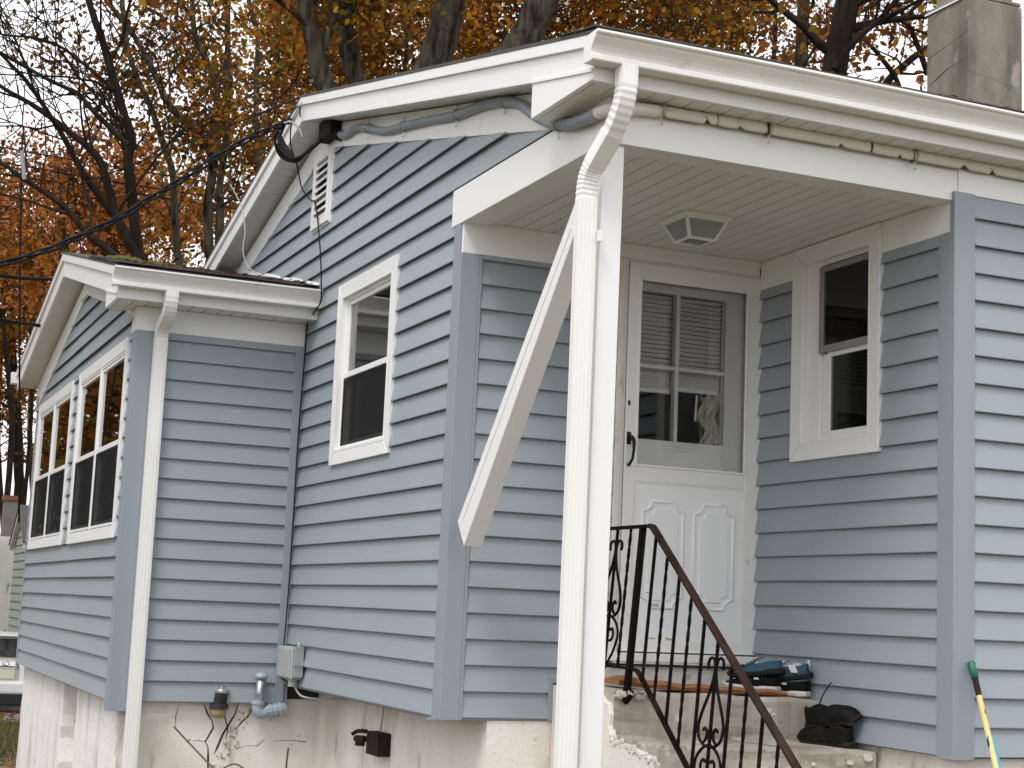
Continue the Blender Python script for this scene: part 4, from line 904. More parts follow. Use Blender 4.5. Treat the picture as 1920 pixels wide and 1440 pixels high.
cable('drop_wire', 'thin black wire hanging from the gable peak down past the vent to the addition gutter', [(-.215, 4.45, 3.76), (-.205, 4.485, 3.585), (-.12, 4.60, 3.475), (-.06, 4.70, 3.375), (-.055, 4.62, 3.30), (-.055, 4.43, 3.20), (-.055, 4.337, 3.169), (-.056, 4.255, 3.071), (-.056, 4.193, 2.95), (-.056, 4.11, 2.76), (-.056, 4.054, 2.569), (-.05, 4.06, 2.45), (-.05, 4.2, 2.40), (-.045, 4.36, 2.36)], .005)
cable('wall_wire', 'black wire running down the inner corner to the grey utility box', [(-.045, 4.36, 2.36), (-.04, 4.40, 2.1), (-.045, 4.42, 1.6), (-.05, 4.40, 1.1), (-.055, 4.39, .6), (-.06, 4.40, .25), (-.06, 4.41, .10), (-.075, 4.39, .05), (-.07, 4.30, .03), (-.05, 4.2, .0)], .0045)
cable('overhead_wire', 'thin upper wire slanting from the gable peak to the left', [(-.2, 4.3, 3.86), at(420, 240, 11.5), at(270, 300, 12.5), at(100, 365, 14), at(-120, 440, 16)], .006)
for i, (a, m_, c) in enumerate((((-40, 268), (200, 310), (520, 362)), ((-40, 320), (200, 355), (520, 402)), ((-40, 296), (240, 345), (520, 385)))):
    cable('street_wire', ('highest', 'lowest', 'middle')[i] + ' of three thin street wires crossing behind the gable', [at(*a, 20), at(*m_, 20.5), at(*c, 21)], .010, group='street wires')
cable('street_cable', 'thick dark cable left of the addition gable, upper one', [at(-60, 508, 13), at(30, 520, 13.4), at(100, 524, 13.8), at(260, 534, 14.5)], .016)
cable('street_cable', 'thick dark cable left of the addition gable, lower one', [at(-60, 593, 13), at(30, 604, 13.4), at(90, 612, 13.8), at(260, 630, 14.5)], .016)
cable('guy_wire', 'thin vertical dark line hanging in front of the trees at the left', [at(42, 250, 13), at(38, 500, 13), at(37, 700, 13), at(36, 980, 13)], .008)
b = MB(); b.tube([at(41, 282, 12.9), at(46, 336, 12.9)], .016, 8); tag(b.build('wire_insulator', M['cable_grey']), 'small pale sleeve on the wire at the far left', 'insulator')
cable('loop_wire', 'thin grey wire looping down the rear gable soffit', [at(432, 345, 11.6), at(452, 385, 11.4), at(460, 430, 11.2), at(456, 470, 11.1), at(466, 500, 11.0), at(490, 518, 10.8)], .004, 'cable_grey')
# ================================================================= utility box, pipes, foundation box
ub = thing('utility_box', 'small grey utility box at the bottom of the inner corner', 'box', (-.06, 4.2, .1))
b = MB(); b.box(-.10, -.022, 4.07, 4.38, .045, .245); b.build('case', M['ubox'], ub, bevel=.008)
b = MB(); b.box(-.108, -.10, 4.08, 4.37, .055, .235); b.build('cover', M['ubox'], ub, bevel=.004)
b = MB(); b.box(-.09, -.03, 4.03, 4.07, .06, .25); b.box(-.10, -.02, 4.02, 4.034, .13, .16); b.tube([(-.06, 4.05, .25), (-.06, 4.05, .275)], .012, 8); b.build('latch', M['steel'], ub, bevel=.003)
b = MB(); b.tube([(-.06, 4.14, .05), (-.06, 4.14, .0)], .03, 10); b.build('gland', M['ubox'], ub)
b = MB(); b.tube(smoothp([(-.05, 4.13, .0), (-.03, 4.05, -.05), (.02, 3.95, -.06), (.1, 3.75, -.05), (.2, 3.65, -.04)]), .007, 6); b.build('lead', M['cable_grey'], ub, smooth=True)
def lathe(b, c, prof, n=14, tilt=(0, 0)):
    b.loft([[(c[0] + r_ * math.cos(6.283 * k / n) + tilt[0] * h, c[1] + r_ * math.sin(6.283 * k / n) + tilt[1] * h, c[2] + h) for k in range(n)] for h, r_ in prof])
v1 = thing('vent_pipe', 'stubby black capped pipe with ochre foam collar low on the addition wall', 'pipe', (-.44, YA - .05, -.2))
b = MB(); lathe(b, (-.445, YA - .02, -.22), [(0, .035), (.02, .05), (.05, .052), (.06, .045)]); b.build('collar', M['ochre'], v1, smooth=True)
b = MB(); lathe(b, (-.445, YA - .02, -.165), [(0, .062), (.03, .058), (.032, .042), (.05, .044), (.052, .040), (.07, .044), (.072, .040), (.10, .042)], tilt=(.12, -.1)); b.build('boot', M['rubber'], v1, smooth=False)
b = MB(); lathe(b, (-.433, YA - .03, -.066), [(0, .046), (.012, .048), (.024, .044), (.026, .018), (.042, .018), (.044, .004)]); b.build('cap', M['steel'], v1)
v2 = thing('gas_pipe', 'pale blue-grey elbow pipe with domed cap beside the addition corner board', 'pipe', (-.2, YA - .06, -.2))
b = MB(); lathe(b, (-.205, YA - .075, -.15), [(0, .028), (.19, .028)], tilt=(.06, 0)); b.build('riser', M['steel'], v2, smooth=True)
b = MB(); lathe(b, (-.193, YA - .075, .03), [(0, .034), (.006, .042), (.022, .043), (.034, .034), (.04, .012)]); b.build('cap', M['pvc'], v2, smooth=True)
b = MB(); b.tube(smoothp([(-.205, YA - .075, -.11), (-.205, YA - .075, -.16), (-.185, YA - .075, -.185), (-.14, YA - .07, -.175), (-.02, YA - .06, -.155)]), .038, 12); b.tube([(-.207, YA - .075, -.13), (-.205, YA - .075, -.105)], .045, 12); 
for x in (-.13, -.10, -.07): b.tube([(x, YA - .068, -.172 + (x + .13) * .15), (x + .014, YA - .068, -.170 + (x + .13) * .15)], .046, 12)
b.build('elbow', M['pvc'], v2, smooth=False)
fb = thing('outlet_box', 'rusty dark brown outlet box on the shaded foundation', 'box', (.2, 3.15, -.25))
b = MB(); b.box(.145, .226, 3.04, 3.25, -.325, -.195); b.build('case', M['rust'], fb, bevel=.006)
b = MB(); b.tube(smoothp([(.15, 3.26, -.20), (.12, 3.33, -.205), (.10, 3.37, -.225)]), .012, 8); b.tube([(.14, 3.26, -.245), (.12, 3.36, -.25)], .02, 8); b.tube([(.14, 3.28, -.275), (.125, 3.36, -.28)], .012, 8); b.build('spigot', M['rust'], fb)
b = MB(); b.tube([(.19, 3.14, -.195), (.195, 3.12, -.10), (.19, 3.10, .0)], .005, 6); b.build('cable', M['cable_grey'], fb)
# dry stems by the foundation
for i, q in enumerate(([at(326, 1362, 9.6), at(352, 1390, 9.6), at(385, 1425, 9.55), at(405, 1450, 9.5), at(430, 1520, 9.5)], [at(541, 1402, 9.5), at(537, 1440, 9.5), at(534, 1530, 9.5)])):
    b = MB(); b.tube(smoothp(q), .006, 6)
    if i == 0: b.tube([q[1], q[1] + Vector((.015, 0, .012))], .005, 5); b.tube(smoothp([q[3], at(440, 1432, 9.6), at(470, 1452, 9.6)]), .005, 5)
    tag(b.build('dry_stem', M['stem'], smooth=True), ('long slanting dry brown stem in front of the cracked foundation', 'short upright dry stem by the foundation corner')[i], 'stem')
# ================================================================= rug, shoes, boots, pole
def onY(px, py, Y):
    v = CF + CR * ((px - 960.35) / FPX) - CU * ((py - 719.81) / FPX); return CAM + v * ((Y - CAM.y) / v.y)
def land(x): return .188 - .030 * (x - SX) / (W - SX)
b = MB(); rings = []; n = 40
for i in range(n + 1):
    t = i / n; x = .625 + .93 * t; z = land(x) + .006 + .012 * max(0, 1 - t * 4); w_ = .004 * math.sin(t * 30); h = .044 - .020 * t
    y0 = 1.012 + .008 * math.sin(t * 9)
    rings.append([(x, y0 + .01, z), (x, y0 - .006, z + h * .5 + w_), (x, y0 + .012, z + h + w_), (x, y0 + .07, z + h * .85), (x, 1.22, z + .012 + w_), (x, 1.22, z)])
b.loft(rings); tag(b.build('rug', M['rug'], smooth=False), 'worn brown rug lying along the edge of the door landing', 'rug')
def footwear(name, label, cat, loc, yaw, pitch, roll, L_, mu, ms, mlin, shaft=0.0, boot=False, accents=(), group=None, scale=1.0, mirror=1):
    o = thing(name, label, cat, loc, group)
    Mx = Matrix.Translation(Vector(loc)) @ Matrix.Rotation(yaw, 4, 'Z') @ Matrix.Rotation(pitch, 4, 'Y') @ Matrix.Rotation(roll, 4, 'X') @ Matrix.Scale(scale, 4)
    X = lambda x, y, z: tuple(Mx @ Vector((x, y * mirror, z)))
    k = L_ / .30
    out = [(0, .026), (.012, .034), (.05, .037), (.10, .034), (.15, .037), (.20, .046), (.24, .046), (.27, .036), (.29, .021), (.298, .006)]
    def outline(g, dx): return [(x * k + dx * (1 if i > 6 else (-1 if i < 2 else 0)), (w_ + g)) for i, (x, w_) in enumerate(out)]
    def loop(g, z, dx=0, curve=.0):
        q = outline(g, dx); pts = [(x, w_) for x, w_ in q] + [(x, -w_) for x, w_ in reversed(q)]
        return [X(x, y, z + curve * max(0, (x / L_ - .7)) ** 2) for x, y in pts]
    b = MB(); b.loft([loop(-.004, .0, -.004, .25), loop(.003, .006, .003, .25), loop(.005, .018, .004, .2), loop(.001, .028, .0, .15)]); b.build('sole', ms, o, bevel=0)
    st = [(.004, .024, .085 + shaft), (.02, .033, .098 + shaft), (.05, .037, .094 + shaft), (.085, .037, .090 + shaft * .9), (.115, .037, .088 + shaft * .45), (.15, .040, .080), (.19, .045, .064), (.23, .044, .053), (.262, .037, .046), (.284, .024, .040), (.296, .006, .030)]
    if boot: st = [(.004, .032, .125), (.018, .042, .150), (.05, .047, .152), (.085, .048, .142), (.115, .048, .122), (.15, .050, .108), (.19, .054, .094), (.23, .055, .086), (.262, .048, .076), (.284, .034, .060), (.297, .012, .042)]
    rings = []; n = 14
    for i, (x, w_, h) in enumerate(st):
        r_ = []
        for j in range(n + 1):
            a = math.pi * j / n; y = w_ * math.cos(a); s_ = math.sin(a) ** .7; zz = .022 + (h - .022) * s_ + .004 * math.sin(i * 2.1 + j)
            inner = 1 <= i <= 4 and 4 <= j <= n - 4
            if boot: zz += .006 * math.sin(i * 1.7 + j * 1.3); y += .004 * math.sin(j * 2.0 + i * 2.6)
            if inner: zz = (.07 if boot else .05) + shaft * .25; y *= .9
            if shaft and zz > .09: y *= .92 + .05 * math.sin(zz * 90)
            r_.append(X(x * k, y, zz))
        rings.append(r_)
    b = MB(); nn = n + 1; vs = [p for r_ in rings for p in r_]; b.add(vs, [(i * nn + j, i * nn + j + 1, (i + 1) * nn + j + 1, (i + 1) * nn + j) for i in range(len(rings) - 1) for j in range(n)] + [tuple(range(nn)), tuple((len(rings) - 1) * nn + j for j in range(nn))])
    up = b.build('upper', mu, o, smooth=True)
    md = up.modifiers.new('sub', 'SUBSURF'); md.levels = 1; md.render_levels = 1
    b = MB(); b.loft([[X(x * k, w_ * c_, z) for c_ in (-1, -.3, .3, 1)] for x, w_, z in ((.10, .016, .098 + shaft * .7), (.13, .02, .087 + shaft * .25), (.165, .02, .073), (.195, .017, .062))], cap=False); b.build('tongue', mlin, o, smooth=True, recalc=False, solid=.006) if not boot else None
    for i in range(0 if boot else 4):
        x = .125 + .020 * i; z = (.094, .088, .081, .074)[i] + shaft * (.30, .1, 0, 0)[i]; b = MB(); b.tube([X(x * k, -.021, z - .004), X((x + .006) * k, 0, z + .004), X(x * k, .021, z - .004)], .0032, 5); b.build('lace', accents[0] if accents else mlin, o)
    return o, X, k
sn_blk = mat('black_mesh_sneaker', (.005, .005, .006), .8, bump=.4, bscale=200, spec=.15); sn_sole = mat('scuffed_white_sole', (.62, .57, .53), .6, var=(.5, .45, .41), vscale=25)
sn_blue = mat('teal_blue_sneaker', (.020, .085, .135), .7, var=(.012, .05, .085), vscale=18, bump=.4, bscale=160); sn_navy = mat('navy_sneaker', (.012, .035, .085), .7, bump=.4, bscale=160)
sn_grey = mat('grey_mesh_toe', (.26, .30, .32), .8, bump=.5, bscale=220); sn_white = mat('white_overlay', (.66, .66, .64), .5); sn_dsole = mat('dark_grey_sole', (.012, .013, .015), .7, spec=.2)
bt = mat('black_boot_leather', (.004, .0036, .0033), .6, var=(.011, .009, .0075), vscale=14, bump=.8, bscale=30, spec=.12)
bts = mat('boot_sole_rubber', (.024, .020, .018), .8, bump=.4, bscale=80, spec=.2)
def logo(o, X, x, z, w_, side=-1, y=.041):
    # two interlocking arcs, the mark on the black sneakers
    for s in (1, -1):
        b = MB(); pts = []
        for i in range(7):
            a = (i / 6 - .5) * 2.2; pts.append(X(x + (w_ * .9) * (i / 6 - .5), side * (y + .0012), z + s * w_ * (.32 - .42 * math.cos(a))))
        b.tube(pts, [.0015, .003, .0034, .003, .0034, .003, .0015], 5); b.build('logo_mark', sn_white, o)
PIH = math.pi
def placed(name, label, heel, toe, z, pitch, roll, mu, ms, ml, **kw):
    yaw = math.atan2(toe[1] - heel[1], toe[0] - heel[0]); return footwear(name, label, 'shoe', (heel[0], heel[1], z), yaw, pitch, roll, .295, mu, ms, ml, **kw)
zl = .170
oA, XA, k_ = placed('sneaker', 'left black sneaker with white sole, under the teal one on the landing', (1.545, 1.085), (1.375, 1.32), zl + .014, 0, 0, sn_blk, sn_sole, sn_blk, group='sneakers on the landing')
logo(oA, XA, .10, .062, .03, 1); logo(oA, XA, .10, .062, .03, -1)
oB, XB, k_ = placed('sneaker', 'right black sneaker with white sole, nearest the siding under the blue one', (1.685, 1.035), (1.515, 1.275), zl - .004, 0, 0, sn_blk, sn_sole, sn_blk, group='sneakers on the landing')
logo(oB, XB, .11, .060, .032, 1); logo(oB, XB, .11, .060, .032, -1)
for o_, X_, nm in ((oA, XA, 0), (oB, XB, 1)):
    b = MB(); b.loft([[X_(x, -y, z) for x, z in ((.0, .03), (.075, .03), (.06, .07), (.0, .08))] for y in (.034, .0405)]); b.build('heel_counter', sn_dsole, o_, bevel=.003)
oC, XC, k_ = placed('sneaker', 'teal sneaker with grey toe resting on the left black sneaker', (1.565, 1.075), (1.395, 1.31), zl + .103, R(9), R(6), sn_blue, sn_dsole, sn_grey, accents=(sn_grey,), group='sneakers on the landing')
oD, XD, k_ = placed('sneaker', 'navy and teal sneaker with white heel patches resting on the right black sneaker', (1.70, 1.03), (1.53, 1.27), zl + .088, R(8), R(-5), sn_blue, sn_dsole, sn_grey, accents=(sn_white,), group='sneakers on the landing')
for X_, o_ in ((XC, oC), (XD, oD)):
    b = MB(); b.loft([[X_(x, y * s_, z) for s_ in (-1, -.5, 0, .5, 1)] for x, y, z in ((.195, .038, .066), (.235, .040, .060), (.27, .032, .051), (.292, .012, .036))], cap=False); b.build('toe_mesh', sn_grey, o_, smooth=True, recalc=False, solid=.004)
for s_ in (-1, 1):
    b = MB(); b.hexa([XD(x, s_ * .036, z) for x, z in ((.05, .035), (.085, .04), (.10, .08), (.06, .075))], [XD(x, s_ * .0425, z) for x, z in ((.05, .035), (.085, .04), (.10, .08), (.06, .075))]); b.build('overlay', sn_white, oD, bevel=.002)
b = MB(); b.loft([[XD(x, y, z) for y in (-.022, 0, .022)] for x, z in ((-.003, .045), (-.005, .075), (.0, .09))], cap=False); b.build('heel_tab', sn_white, oD, smooth=True, recalc=False, solid=.005)
def boot(label, heel, toe, z, pitch, roll, shaft):
    yaw = math.atan2(toe[1] - heel[1], toe[0] - heel[0]); return footwear('work_boot', label, 'boot', (heel[0], heel[1], z), yaw, pitch, roll, .30, bt, bts, bt, boot=True, group='work boots on the step', scale=.98)
boot('lower black work boot standing on the second step against the siding', (1.675, .645), (1.555, .905), -.044, 0, R(-3), .0)
boot('upper black work boot tipped over on top of the other boot', (1.590, .880), (1.69, .655), .030, R(-9), R(8), .0)
b = MB(); b.tube(smoothp([(1.60, .815, .135), (1.61, .80, .185), (1.62, .785, .215), (1.632, .77, .245), (1.64, .765, .25)]), .0035, 6); tag(b.build('boot_lace', M['black'], smooth=True), 'stiff black lace sticking up from the boots', 'lace')
p0 = onY(1821, 1240, -.045); p1 = onY(1868, 1440, -.235); dv = (p1 - p0); pe = p0 + dv * ((GZ + .02 - p0.z) / dv.z)
def along(t): return p0 + (pe - p0) * t
ylw = mat('yellow_pole', (.62, .50, .13), .45, var=(.66, .60, .36), vscale=12, spots=[((.03, .03, .025), 22, .60, .64, (1, 1, .5))]); blu = mat('blue_pole', (.07, .36, .50), .4); grn = mat('green_grip', (.012, .13, .07), .5)
pole = thing('broom_pole', 'yellow speckled pole with a green grip leaning on the front siding', 'pole', tuple(pe))
tl = (pe - p0).length
b = MB(); b.tube([along(0), along(.004), along(.05)], [.011, .017, .017], 10); b.build('grip', grn, pole, smooth=True)
b = MB(); b.tube([along(.05), along(.10)], .0135, 10); b.build('sleeve', M['rust'], pole)
b = MB(); b.tube([along(.10), along(1)], .0125, 10); b.build('shaft', ylw, pole, smooth=True)
b = MB(); b.tube([along(.22) + Vector((.020, .01, 0)), along(1) + Vector((.05, .02, 0))], .0125, 10); tag(b.build('mop_pole', blu, smooth=True), 'light blue pole leaning beside the yellow pole', 'pole')

# ================================================================= parked car (rear towards us)
car = thing('parked_car', 'white hatchback parked beyond the addition, seen from behind', 'car', (.42, 24.7, -1.77))
cw = mat('white_car_paint', (.78, .78, .77), .25, coat=.6); cblk = mat('black_plastic', (.015, .015, .016), .5); cgl = mat('tinted_car_glass', (.006, .007, .008), .05); clr = mat('red_lamp_plastic', (.35, .02, .02), .2); chrome = mat('chrome', (.7, .7, .7), .12, metal=1); plate = mat('cream_plate', (.68, .66, .50), .5); tyre = mat('tyre_rubber', (.02, .02, .02), .8)
CX, CY, CZ = .42, 24.7, -1.77
def cs(y, pts): return [(CX + x, CY + y, CZ + z) for x, z in pts] + [(CX - x, CY + y, CZ + z) for x, z in reversed(pts)]
b = MB(); b.loft([cs(y, [(.70, .34), (w_, .42), (w_ + .01, .72), (w_ - .03, h), (w_ - .14, h + .02)]) for y, w_, h in ((.0, .78, .92), (.12, .86, 1.0), (.9, .885, 1.02), (2.3, .885, .99), (3.4, .87, .92), (4.0, .80, .80), (4.15, .66, .66))]); b.build('body', cw, car, smooth=False, bevel=.03)
b = MB(); b.loft([cs(y, [(.74, .98), (w_, 1.05), (w_ - .06, h - .06), (w_ - .14, h)]) for y, w_, h in ((.10, .80, 1.08), (.34, .76, 1.46), (1.4, .76, 1.51), (2.4, .74, 1.46), (3.2, .78, 1.04))]); b.build('cabin', cw, car, bevel=.02)
b = MB(); b.hexa([(CX + s * x, CY + y, CZ + z) for s, x, y, z in ((-1, .66, .11, 1.09), (1, .66, .11, 1.09), (1, .60, .30, 1.41), (-1, .60, .30, 1.41))], [(CX + s * x, CY + y - .03, CZ + z) for s, x, y, z in ((-1, .66, .10, 1.09), (1, .66, .10, 1.09), (1, .60, .28, 1.41), (-1, .60, .28, 1.41))]); b.build('rear_window', cgl, car)
b = MB(); b.box(CX - .62, CX + .62, CY + .20, CY + .40, CZ + 1.45, CZ + 1.49); b.build('spoiler', cw, car, bevel=.012)
b = MB(); b.box(CX - .80, CX + .80, CY - .09, CY + .1, CZ + .44, CZ + .66); b.build('bumper', cw, car, bevel=.04)
b = MB(); b.box(CX - .76, CX + .76, CY - .06, CY + .2, CZ + .24, CZ + .43); b.build('bumper_skirt', cblk, car, bevel=.02)
b = MB(); b.box(CX - .155, CX + .155, CY - .024, CY - .014, CZ + .71, CZ + .87); b.build('licence_plate', plate, car, bevel=.004)
b = MB(); b.box(CX - .24, CX + .24, CY - .012, CY + .02, CZ + .69, CZ + .90); b.build('plate_recess', mat('grey_recess', (.42, .42, .42), .5), car)
b = MB(); b.tube([(CX + .055 * math.cos(a * .5236), CY - .01, CZ + .985 + .04 * math.sin(a * .5236)) for a in range(13)], .012, 6); b.build('emblem', chrome, car)
b = MB(); b.box(CX - .25, CX + .25, CY - .006, CY + .03, CZ + .915, CZ + .935); b.build('trim_strip', chrome, car)
for s in (-1, 1):
    b = MB(); b.box(CX + s * .80 - .07, CX + s * .80 + .07, CY - .005, CY + .2, CZ + .78, CZ + 1.02); b.build('tail_light', clr, car, bevel=.02)
    for y in (.75, 3.3):
        b = MB(); b.tube([(CX + s * .70, CY + y, CZ + .31), (CX + s * .89, CY + y, CZ + .31)], .31, 20); wl = b.build('wheel', tyre, car, bevel=.02)
        b = MB(); b.tube([(CX + s * .885, CY + y, CZ + .31), (CX + s * .897, CY + y, CZ + .31)], .19, 16); b.build('rim', chrome, wl)
# ================================================================= neighbour's gable and chimney
nb = thing('neighbour_house', 'pale green clapboard gable of the neighbouring house at the far left', 'house', (1.6, 31.7, -1.7))
gw = mat('pale_green_clapboard', (.30, .37, .28), .8, var=(.36, .42, .34), vscale=3); nwt = mat('aged_white_trim', (.66, .64, .58), .7)
pk = at(45, 958, 36.0); XN, YN, ZN = pk.x, pk.y, pk.z; HW = 1.2; SLN = .62
TN = NX(XN)
b = MB(); b.ext([(YN - HW, -1.9), (YN + HW, -1.9), (YN + HW, ZN - HW * SLN), (YN, ZN), (YN - HW, ZN - HW * SLN)], -3.0, -.02, lambda p, q, w: TN(p, w, q)); b.build('wall', gw, nb)
z = -1.7
while z < ZN - .05:
    def lo(zz): return YN - min(HW, (ZN - zz) / SLN)
    def hi(zz): return YN + min(HW, (ZN - zz) / SLN)
    z1 = min(z + .185, ZN - .01); pr = [(.0, z), (.03, z), (.008, z1)]
    b = MB(); b.hexa([TN(lo(q), n_ - .02, q) for n_, q in pr], [TN(hi(q), n_ - .02, q) for n_, q in pr]); b.build('clapboard', gw, nb); z += .18
for s in (-1, 1):
    b = MB(); q = [(YN, ZN + .10), (YN + s * (HW + .15), ZN + .10 - (HW + .15) * SLN), (YN + s * (HW + .15), ZN - .02 - (HW + .15) * SLN), (YN, ZN - .02)]
    b.ext(q, -.05, .10, lambda p, q_, w: TN(p, w, q_)); b.build('rake_board', nwt, nb)
    b = MB(); q = [(YN, ZN + .14), (YN + s * (HW + .18), ZN + .14 - (HW + .18) * SLN), (YN + s * (HW + .18), ZN + .10 - (HW + .18) * SLN), (YN, ZN + .10)]
    b.ext(q, -3.1, .12, lambda p, q_, w: TN(p, w, q_)); b.build('roof', M['shingle'], nb)
b = MB(); b.box(YN + HW - .06, YN + HW + .04, -.02, .03, -1.9, ZN - HW * SLN, TN); b.build('corner_trim', nwt, nb)
nc = thing('stained_chimney', 'white stained stucco chimney with a grey shaft behind the green gable', 'chimney', (.9, 34, -1.8))
stn = mat('stained_white_stucco', (.50, .48, .44), .9, var=(.60, .58, .54), vscale=3, spots=[((.10, .085, .07), 3.5, .54, .64, (1, 1, .5))], bump=.4, bscale=20); gst = mat('grey_block', (.16, .14, .125), .9, var=(.22, .20, .18), vscale=5, bump=.5, bscale=12); brk = mat('red_brick_cap', (.22, .075, .045), .9, bump=.5, bscale=20)
p = at(0, 1010, 38.6); q = at(25, 1010, 38.6); u = at(12, 935, 38.6); v = at(38, 935, 38.6)
b = MB(); b.loft([[(p.x - .55, p.y, z), (q.x + .06, p.y, z), (q.x + .06, p.y + .6, z), (p.x - .55, p.y + .6, z)] for z in (-2.0, p.z - .1)] + [[(u.x - .02, p.y + .02, p.z + .06), (q.x + .05, p.y + .02, p.z + .06), (q.x + .05, p.y + .55, p.z + .06), (u.x - .02, p.y + .55, p.z + .06)]]); b.build('stack', stn, nc, bevel=.02)
b = MB(); b.box(u.x, v.x, p.y + .05, p.y + .5, p.z + .05, u.z - .02); b.build('shaft', gst, nc, bevel=.01)
b = MB(); b.box(u.x - .03, v.x + .03, p.y + .02, p.y + .53, u.z - .02, u.z + .10); b.build('cap', brk, nc)

# ================================================================= trees
class Tree:
    def __init__(s, seed): s.r = random.Random(seed); s.wood = MB(); s.tips = []
    def limb(s, pts, r0, r1, n=7):
        k = len(pts); s.wood.tube(pts, [r0 + (r1 - r0) * (i / (k - 1)) ** .8 for i in range(k)], n, cap=False)
    def branch(s, p, d, L_, r0, lev, up=.25):
        g = s.r; n = 6 if lev < 3 else 4; pts = [Vector(p)]; d = Vector(d).normalized(); step = L_ / n
        for i in range(n):
            d = (d + Vector((g.gauss(0, .20), g.gauss(0, .20), g.gauss(0, .17) + up * .22))).normalized(); pts.append(pts[-1] + d * step)
        s.limb(pts, r0, max(s.rmin * .75, r0 * .25), 6 if lev <= 1 else (5 if lev == 2 else 3))
        if lev >= s.maxlev:
            s.tips += pts[1:]; return
        cnt = s.kids[min(lev, len(s.kids) - 1)]
        for c in range(cnt):
            t = g.uniform(.25, 1); i = min(n - 1, int(t * n)); q = pts[i].lerp(pts[i + 1], t * n - i)
            a = g.uniform(0, 6.283); e = (pts[i + 1] - pts[i]).normalized(); o1 = e.orthogonal().normalized(); o2 = e.cross(o1)
            nd = e * g.uniform(.55, 1.0) + (o1 * math.cos(a) + o2 * math.sin(a)) * g.uniform(.5, .95)
            s.branch(q, nd, L_ * g.uniform(.42, .66), max(s.rmin, r0 * (1 - .7 * t) * g.uniform(.5, .7)), lev + 1, up)
def make_tree(name, label, stems, seed, leaves, pal, size=.09, kids=(5, 4, 3), maxlev=3, bark='bark', blen=(1.0, 2.2), nb=10, side=1.0, spread=.30, group='autumn trees', tstart=.15, up=.25, rmin=.0032):
    t = Tree(seed); t.kids = kids; t.maxlev = maxlev; t.rmin = rmin; g = t.r
    b0 = None
    for (px, dep, w0, w1, grounded) in stems:
        p3 = [at(x, y, dep + dd) for (x, y, dd) in [(q + (0,))[:3] for q in px]]
        r0, r1 = w0 / 2 / FPX * dep, w1 / 2 / FPX * dep
        if grounded:
            q = p3[0]; d0 = (p3[0] - p3[1]).normalized(); zb = gz(q.x, q.y) - .2
            bpt = Vector((q.x + d0.x * .3, q.y + d0.y * .3, zb)); mid = q.lerp(bpt, .5) + Vector((0, 0, 0))
            b0 = b0 or bpt
            p3 = [bpt, mid] + p3
        sp = smoothp(p3, 6); sp = [p + Vector((g.gauss(0, r0 * .035), g.gauss(0, r0 * .035), 0)) for p in sp]
        k = len(sp); t.wood.tube(sp, [r0 * (1.25 if (grounded and i < 6) else 1) + (r1 - r0) * (i / (k - 1)) + g.gauss(0, r0 * .03) for i in range(k)], 12, cap=False)
        i0 = 12 if grounded else 0
        for c in range(nb):
            i = int(i0 + (k - 1 - i0) * (tstart + (1 - tstart) * (c + g.random()) / nb)); i = min(k - 2, i)
            e = (sp[i + 1] - sp[i]).normalized(); a = g.uniform(0, 6.283); o1 = e.orthogonal().normalized(); o2 = e.cross(o1)
            d = e * g.uniform(.5, 1.1) + (o1 * math.cos(a) + o2 * math.sin(a)) * side
            rr = r0 + (r1 - r0) * i / (k - 1); t.branch(sp[i], d, g.uniform(*blen), rr * g.uniform(.3, .5), 1, up)
    root = thing(name, label, 'tree', tuple(b0 or Vector((0, 20, -1))), group)
    t.wood.build('trunk', M[bark], root, smooth=True, recalc=False)
    if leaves:
        lm = MB(); names = list(pal)
        zmax = lambda p: (p - CAM).dot(CF) * .47 + 1.2
        tips = [p for p in t.tips if p.z < zmax(p)]
        cl = {}
        for q in range(leaves):
            ti = g.randrange(len(tips)); c = tips[ti]
            m_ = cl.setdefault(ti // 6, g.randrange(len(names)))
            p = c + Vector((g.gauss(0, spread * .6), g.gauss(0, spread * .6), g.gauss(-.05, spread * .5)))
            s = size * g.uniform(.6, 1.25); dx = Vector((g.gauss(0, 1), g.gauss(0, 1), g.gauss(-.5, .8))).normalized(); dy = dx.orthogonal(); dy.rotate(Matrix.Rotation(g.uniform(0, 6.28), 3, dx)); dy.normalize(); nz = dx.cross(dy)
            mm = m_ if g.random() < .65 else g.randrange(len(names))
            lm.add([p - dx * s * .5, p - dx * s * .15 + dy * s * .28, p + dx * s * .2 + dy * s * .20 + nz * s * .08, p + dx * s * .55, p + dx * s * .18 - dy * s * .24 + nz * s * .08, p - dx * s * .2 - dy * s * .26], [(0, 1, 2, 3), (0, 3, 4, 5)], mm)
        lm.build('crown', [LEAF[x] for x in names], root, recalc=False)
    return root
OAK = ['gold', 'amber', 'brown', 'olive', 'umber', 'brown', 'umber']; RED = ['orange', 'rust', 'brown', 'orange', 'umber', 'brown']; BRN = ['brown', 'umber', 'amber', 'olive', 'brown']; GLD = ['yellow', 'gold', 'olive', 'amber']
mk_far = None
s6 = ([(265, 520), (260, 480), (247, 367), (240, 300), (247, 262), (232, 210), (217, 160), (193, 77), (167, 0), (150, -120)], 13.5, 24, 12, True)
s7 = ([(262, 490), (217, 400), (187, 300), (133, 250), (67, 200), (0, 160), (-80, 90)], 13.4, 18, 6, False)
s8 = ([(240, 272), (180, 213), (147, 177), (93, 150), (33, 117), (-10, 92), (-80, 60)], 13.2, 11, 4, False)
s9 = ([(230, 490), (160, 433), (127, 393), (83, 360), (33, 327), (0, 303), (-80, 260)], 13.0, 14, 6, False)
s10 = ([(215, 170), (170, 130), (113, 87), (60, 70), (0, 63), (-60, 30)], 13.3, 8, 3, False)
s11 = ([(225, 420), (160, 330), (115, 250), (60, 165), (20, 120), (-40, 60)], 13.8, 13, 5, False)
